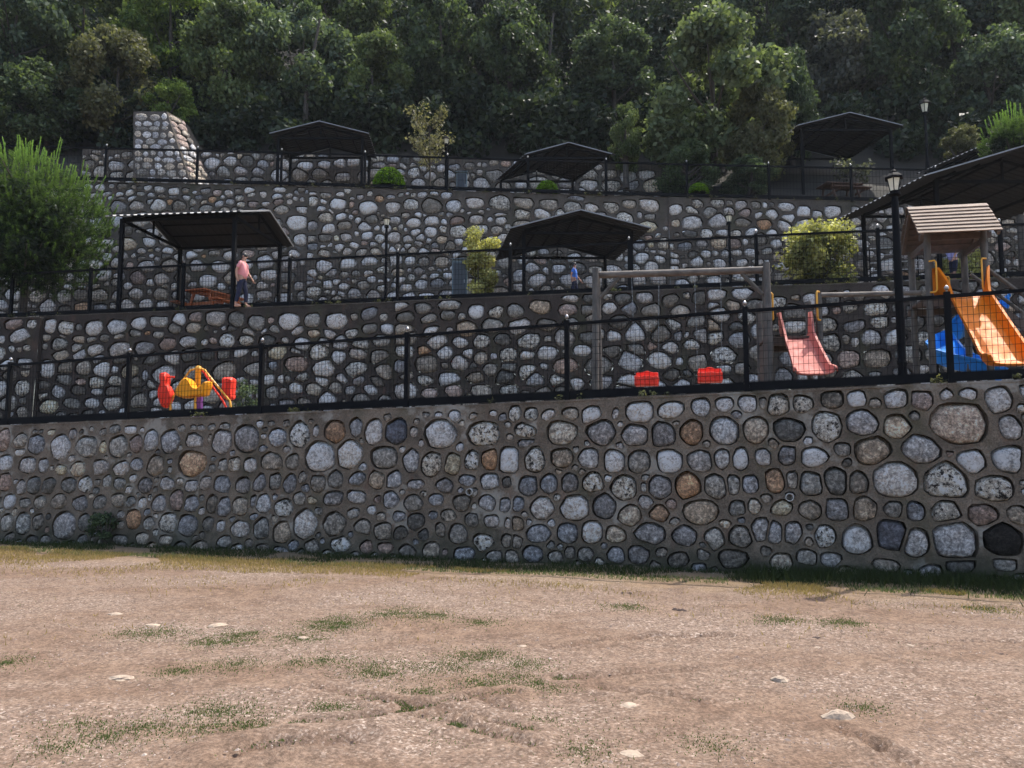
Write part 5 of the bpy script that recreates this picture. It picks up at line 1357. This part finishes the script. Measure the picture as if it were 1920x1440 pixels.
# distant wood above and between the trees: one mass
def woodland():
    rs = random.Random(77); cl = []
    for k in range(780):
        Y = rs.uniform(39, 75); x = rs.uniform(-1.15, 1.15) * Y; z = hillz(x, Y) + rs.uniform(.6, 7.5); r = rs.uniform(1.0, 2.4)
        cl.append((x, Y, z, r, int(330 * r)))
    for k in range(300):   # dim understorey
        Y = rs.uniform(33.5, 40); x = rs.uniform(-.75, .78) * Y; z = hillz(x, Y) + rs.uniform(.2, 2.6); r = rs.uniform(.6, 1.3)
        cl.append((x, Y, z, r, int(300 * r)))
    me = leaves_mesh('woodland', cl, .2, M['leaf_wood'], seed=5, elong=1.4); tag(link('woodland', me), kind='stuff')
    m = MB()
    for k in range(16):
        Y = rs.uniform(35, 50); x = rs.uniform(-.75, .75) * Y; z = hillz(x, Y)
        m.tube([(x, Y, z - .5), (x + rs.uniform(-.5, .5), Y, z + 3), (x + rs.uniform(-1, 1), Y, z + 6.5)], [.16, .12, .05], 6)
    tag(m.build('woodland_trunks', M['bark'], smooth=True), kind='stuff')
woodland()

# ------------------------------------------------------------------ ground cover
def blades(name, pts, h, w, mat, seed, tint=(.5, .2)):
    g = np.random.default_rng(seed); pts = np.asarray(pts); n = len(pts); a = g.uniform(0, 6.283, n); L = h * g.uniform(.5, 1.3, n)
    s = np.stack([np.cos(a), np.sin(a), np.zeros(n)], 1) * w; ln = g.normal(size=(n, 3)) * .45; ln[:, 2] = 1
    V = np.stack([pts - s, pts + s, pts + ln * L[:, None]], 1).reshape(-1, 3); me = bpy.data.meshes.new(name)
    me.vertices.add(3 * n); me.vertices.foreach_set('co', V.astype(np.float32).ravel()); me.loops.add(3 * n); me.loops.foreach_set('vertex_index', np.arange(3 * n, dtype=np.int32))
    me.polygons.add(n); me.polygons.foreach_set('loop_start', np.arange(0, 3 * n, 3, dtype=np.int32)); me.polygons.foreach_set('loop_total', np.full(n, 3, dtype=np.int32)); me.update()
    me.materials.append(mat); T = np.repeat(np.clip(g.normal(*tint, n), 0, 1), 3); setattr_tint(me, np.stack([T, T, T, np.ones_like(T)], 1)); tag(link(name, me), kind='stuff')
TUFTS = [(740, 1150, 40, 8), (620, 1172, 70, 14), (1574, 1170, 36, 8), (425, 1195, 60, 14), (905, 1229, 55, 10), (985, 1246, 30, 9), (925, 1280, 100, 13), (1040, 1281, 45, 12), (700, 1256, 60, 14), (415, 1333, 70, 14), (260, 1366, 50, 11), (640, 1325, 55, 12), (860, 1360, 42, 13),
 (1006, 1356, 26, 12), (372, 1367, 32, 12), (520, 1366, 80, 14), (106, 1406, 22, 10), (1326, 1393, 28, 8), (1100, 1407, 36, 8), (740, 1328, 50, 12), (440, 1247, 30, 10), (840, 1254, 35, 10), (5, 1243, 30, 10), (335, 1256, 30, 9), (800, 1157, 40, 6), (1180, 1138, 24, 6), (1850, 1140, 30, 6), (600, 1240, 50, 8),
 (280, 1185, 50, 8), (560, 1195, 50, 6), (470, 1360, 30, 10), (800, 1300, 50, 8), (150, 1363, 20, 6), (200, 1385, 25, 6), (1620, 1328, 20, 5), (900, 1165, 30, 5), (1455, 1164, 40, 6)]
def cover():
    rs = random.Random(3); g = []
    for x, y, rx, ry in TUFTS:
        c = Gp(x, y); wx = rx / F * c.y * .95; wy = abs(Gp(x, y - ry).y - Gp(x, y + ry).y) * .5
        sub = [(c.x + rs.gauss(0, wx * .5), c.y + rs.gauss(0, wy * .45), rs.uniform(.03, .20)) for _ in range(22)]
        for _ in range(int(2600 * min(2.2, wx * wy * 7) + 300)):
            u, v, r = rs.choice(sub); X, Y = u + rs.gauss(0, r), v + rs.gauss(0, r); g.append((X, Y, gz(X, Y) - .003))
    for _ in range(26000):
        X, Y = rs.uniform(-8, 8), rs.uniform(3.6, 12)
        if mnoise.noise(Vector((X * .8, Y * .8, 12))) + .8 * mnoise.noise(Vector((X * 3.2, Y * 4, 5))) > .46: g.append((X, Y, gz(X, Y) - .003))
    blades('grass', g, .015, .0055, M['grassg'], 1)
    # green fringe at the shadow's edge, taller weeds in the shade, dry straw band
    gs, gd, gf, gs2 = [], [], [], []
    for _ in range(26000):
        s = rs.uniform(-2, 22.5); d = rs.uniform(.05, 1.3); p = W1A + W1D * s + W1N * d
        k = mnoise.noise(Vector((s * .9, d * 2, 3)))
        if d < 1.0 and k > -.12: gs.append((p.x, p.y, gz(p.x, p.y)))
        elif d > .85 and mnoise.noise(Vector((s * .5, 7, 3))) > -.25: gf.append((p.x, p.y, gz(p.x, p.y)))
    for _ in range(9000):
        s = rs.uniform(14.5, 24); d = abs(rs.gauss(0, .45)); p = W1A + W1D * s + W1N * d; gs2.append((p.x, p.y, gz(p.x, p.y)))
    for _ in range(60000):
        s = rs.uniform(-2, 22.5); d = .9 + abs(rs.gauss(0, .75)) * (1.15 if s < 9 else .7); p = W1A + W1D * s + W1N * d
        if mnoise.noise(Vector((s * .7, d * 1.1, 6))) > (-.15 if s < 10 else .08): gd.append((p.x, p.y, gz(p.x, p.y)))
    for _ in range(2500):
        X, Y = rs.uniform(-8, 8), rs.uniform(7, 13)
        if mnoise.noise(Vector((X * .6, Y * .6, 31))) > .1: gd.append((X, Y, gz(X, Y)))
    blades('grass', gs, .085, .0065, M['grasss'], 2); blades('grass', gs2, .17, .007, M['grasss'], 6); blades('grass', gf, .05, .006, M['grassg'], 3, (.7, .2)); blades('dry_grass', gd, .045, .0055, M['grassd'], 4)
    # gravel
    n = 60000; gg = np.random.default_rng(9); Y = 3.6 + 9.0 * gg.random(n) ** 1.0; X = gg.uniform(-.75, .75, n) * (Y + 1); keep = []
    for i in range(n):
        f = mnoise.noise(Vector((X[i] * .5, Y[i] * .9, 21))) + .4 * mnoise.noise(Vector((X[i] * 2, Y[i] * 2.5, 22)))
        if f > rs.uniform(-.35, .45) and Y[i] < w1y(X[i]) - .1: keep.append(i)
    V, T = [], []
    for i in keep:
        r = .0035 + .0075 * rs.random() ** 2.2 + (.012 if rs.random() < .01 else 0); z = gz(X[i], Y[i]); a = rs.uniform(0, 6.28); fl = rs.uniform(.35, .8)
        q = [(X[i] + math.cos(a + k * 1.571) * r * (1.3 if k % 2 else .9), Y[i] + math.sin(a + k * 1.571) * r * (1.3 if k % 2 else .9), z - .002) for k in range(4)]
        V += q + [(X[i] + rs.uniform(-.3, .3) * r, Y[i] + rs.uniform(-.3, .3) * r, z + r * fl)]; T += [min(1, max(0, rs.gauss(.58, .22)))] * 5
    F_ = []
    for k in range(len(keep)):
        b = 5 * k; F_ += [(b, b + 1, b + 4), (b + 1, b + 2, b + 4), (b + 2, b + 3, b + 4), (b + 3, b, b + 4)]
    me = bpy.data.meshes.new('gravel'); me.from_pydata(V, [], F_); me.materials.append(M['gravel']); T = np.array(T); setattr_tint(me, np.stack([T, T, T, np.ones_like(T)], 1)); tag(link('gravel', me), kind='stuff')
cover()

ROCKS = [(1462, 1274, 34, 'round-topped pale rock lying alone on the lot'), (1572, 1346, 52, 'largest pale wedge-shaped rock on the lot'), (1180, 1322, 38, 'flat white rock between the rut ends'),
 (1185, 1412, 44, 'pale flat rock near the lower edge of the lot'), (344, 1042, 16, 'small pale stone at the shadow edge of the lowest wall'), (215, 1151, 26, 'white stone slab among gravel below the weed clump'),
 (408, 1171, 34, 'thin pale stone flake beside green tufts'), (285, 1172, 30, 'thin tan stone flake near the white slab'), (1707, 1211, 14, 'small white stone on bare soil below the wide dark boulder'),
 (950, 1129, 14, 'small white stone in the middle of the lot'), (568, 1194, 24, 'pale flake beside the middle grass tufts'), (228, 1272, 40, 'cream stone patch half buried in gravel'), (980, 1211, 18, 'pale stone touching a green tuft'), (1533, 1217, 12, 'tiny pale stone between the ruts and the boulder')]
for px, py, w, lb in ROCKS:
    c = Gp(px, py); r = w / 2 / F * c.length * .9; rs = random.Random(px); m = MB(); n = 11; V = []
    flat = .5 if px in (1462, 1572) else .22
    for sc, z in ((1, -.25), (1.0, .15), (.72, .75), (.35, 1.0)):
        for k in range(n):
            a = 2 * math.pi * k / n; q = sc * r * (1 + .18 * math.sin(2 * a + px) + rs.uniform(-.2, .2)); V.append((c.x + q * math.cos(a), c.y + q * math.sin(a) * .75, gz(c.x, c.y) + z * r * flat * (1 + rs.uniform(-.12, .12))))
    V.append((c.x, c.y, gz(c.x, c.y) + r * flat * 1.02))
    F_ = [(g * n + i, g * n + (i + 1) % n, (g + 1) * n + (i + 1) % n, (g + 1) * n + i) for g in range(3) for i in range(n)] + [(3 * n + i, 3 * n + (i + 1) % n, 4 * n) for i in range(n)]
    o = MB().add(V, F_).build('rock', M['rock']); tag(o, lb, 'rock', 'pale rocks on the lot')
# dark clods
CL = [(1278, 1144, 22), (1603, 1135, 9), (1744, 1185, 9), (1882, 1228, 10), (1070, 1176, 6), (1172, 1110, 14), (1642, 1420, 13), (1275, 1245, 9), (1532, 1200, 14), (420, 1100, 7), (482, 1071, 6), (570, 1113, 5), (1905, 1250, 6), (1550, 1320, 7), (1430, 1231, 7), (1371, 1234, 6)]
m = MB()
for px, py, w in CL:
    c = Gp(px, py); rs = random.Random(px)
    for _ in range(5):
        r = w / 2 / F * c.length * rs.uniform(.25, .55); x, y = c.x + rs.gauss(0, r * 1.4), c.y + rs.gauss(0, r * 2)
        m.lathe((x, y, gz(x, y) - .005), [(r, 0), (r * 1.05, r * .3), (r * .6, r * .75), (r * .1, r * .9)], 7, rot0=rs.uniform(0, 3))
tag(m.build('dirt_clods', simple('dark_clod', (.07, .045, .035), (.03, .02, .016), 20, 1), smooth=True), kind='stuff')
hz = newmat('thin_haze')[0]; hn = hz.node_tree; hn.nodes.remove(hn.nodes['Principled BSDF'])
hv = N(hn, 'ShaderNodeVolumePrincipled'); hv.inputs['Density'].default_value = .0002; hv.inputs['Color'].default_value = (.82, .9, 1, 1); hv.inputs['Anisotropy'].default_value = .3
hn.links.new(hv.outputs[0], hn.nodes['Material Output'].inputs['Volume'])
o = MB().box((0, -10, 44.5), (320, 300, 93)).build('haze', hz); tag(o, kind='stuff')
print('objects', len(bpy.data.objects))
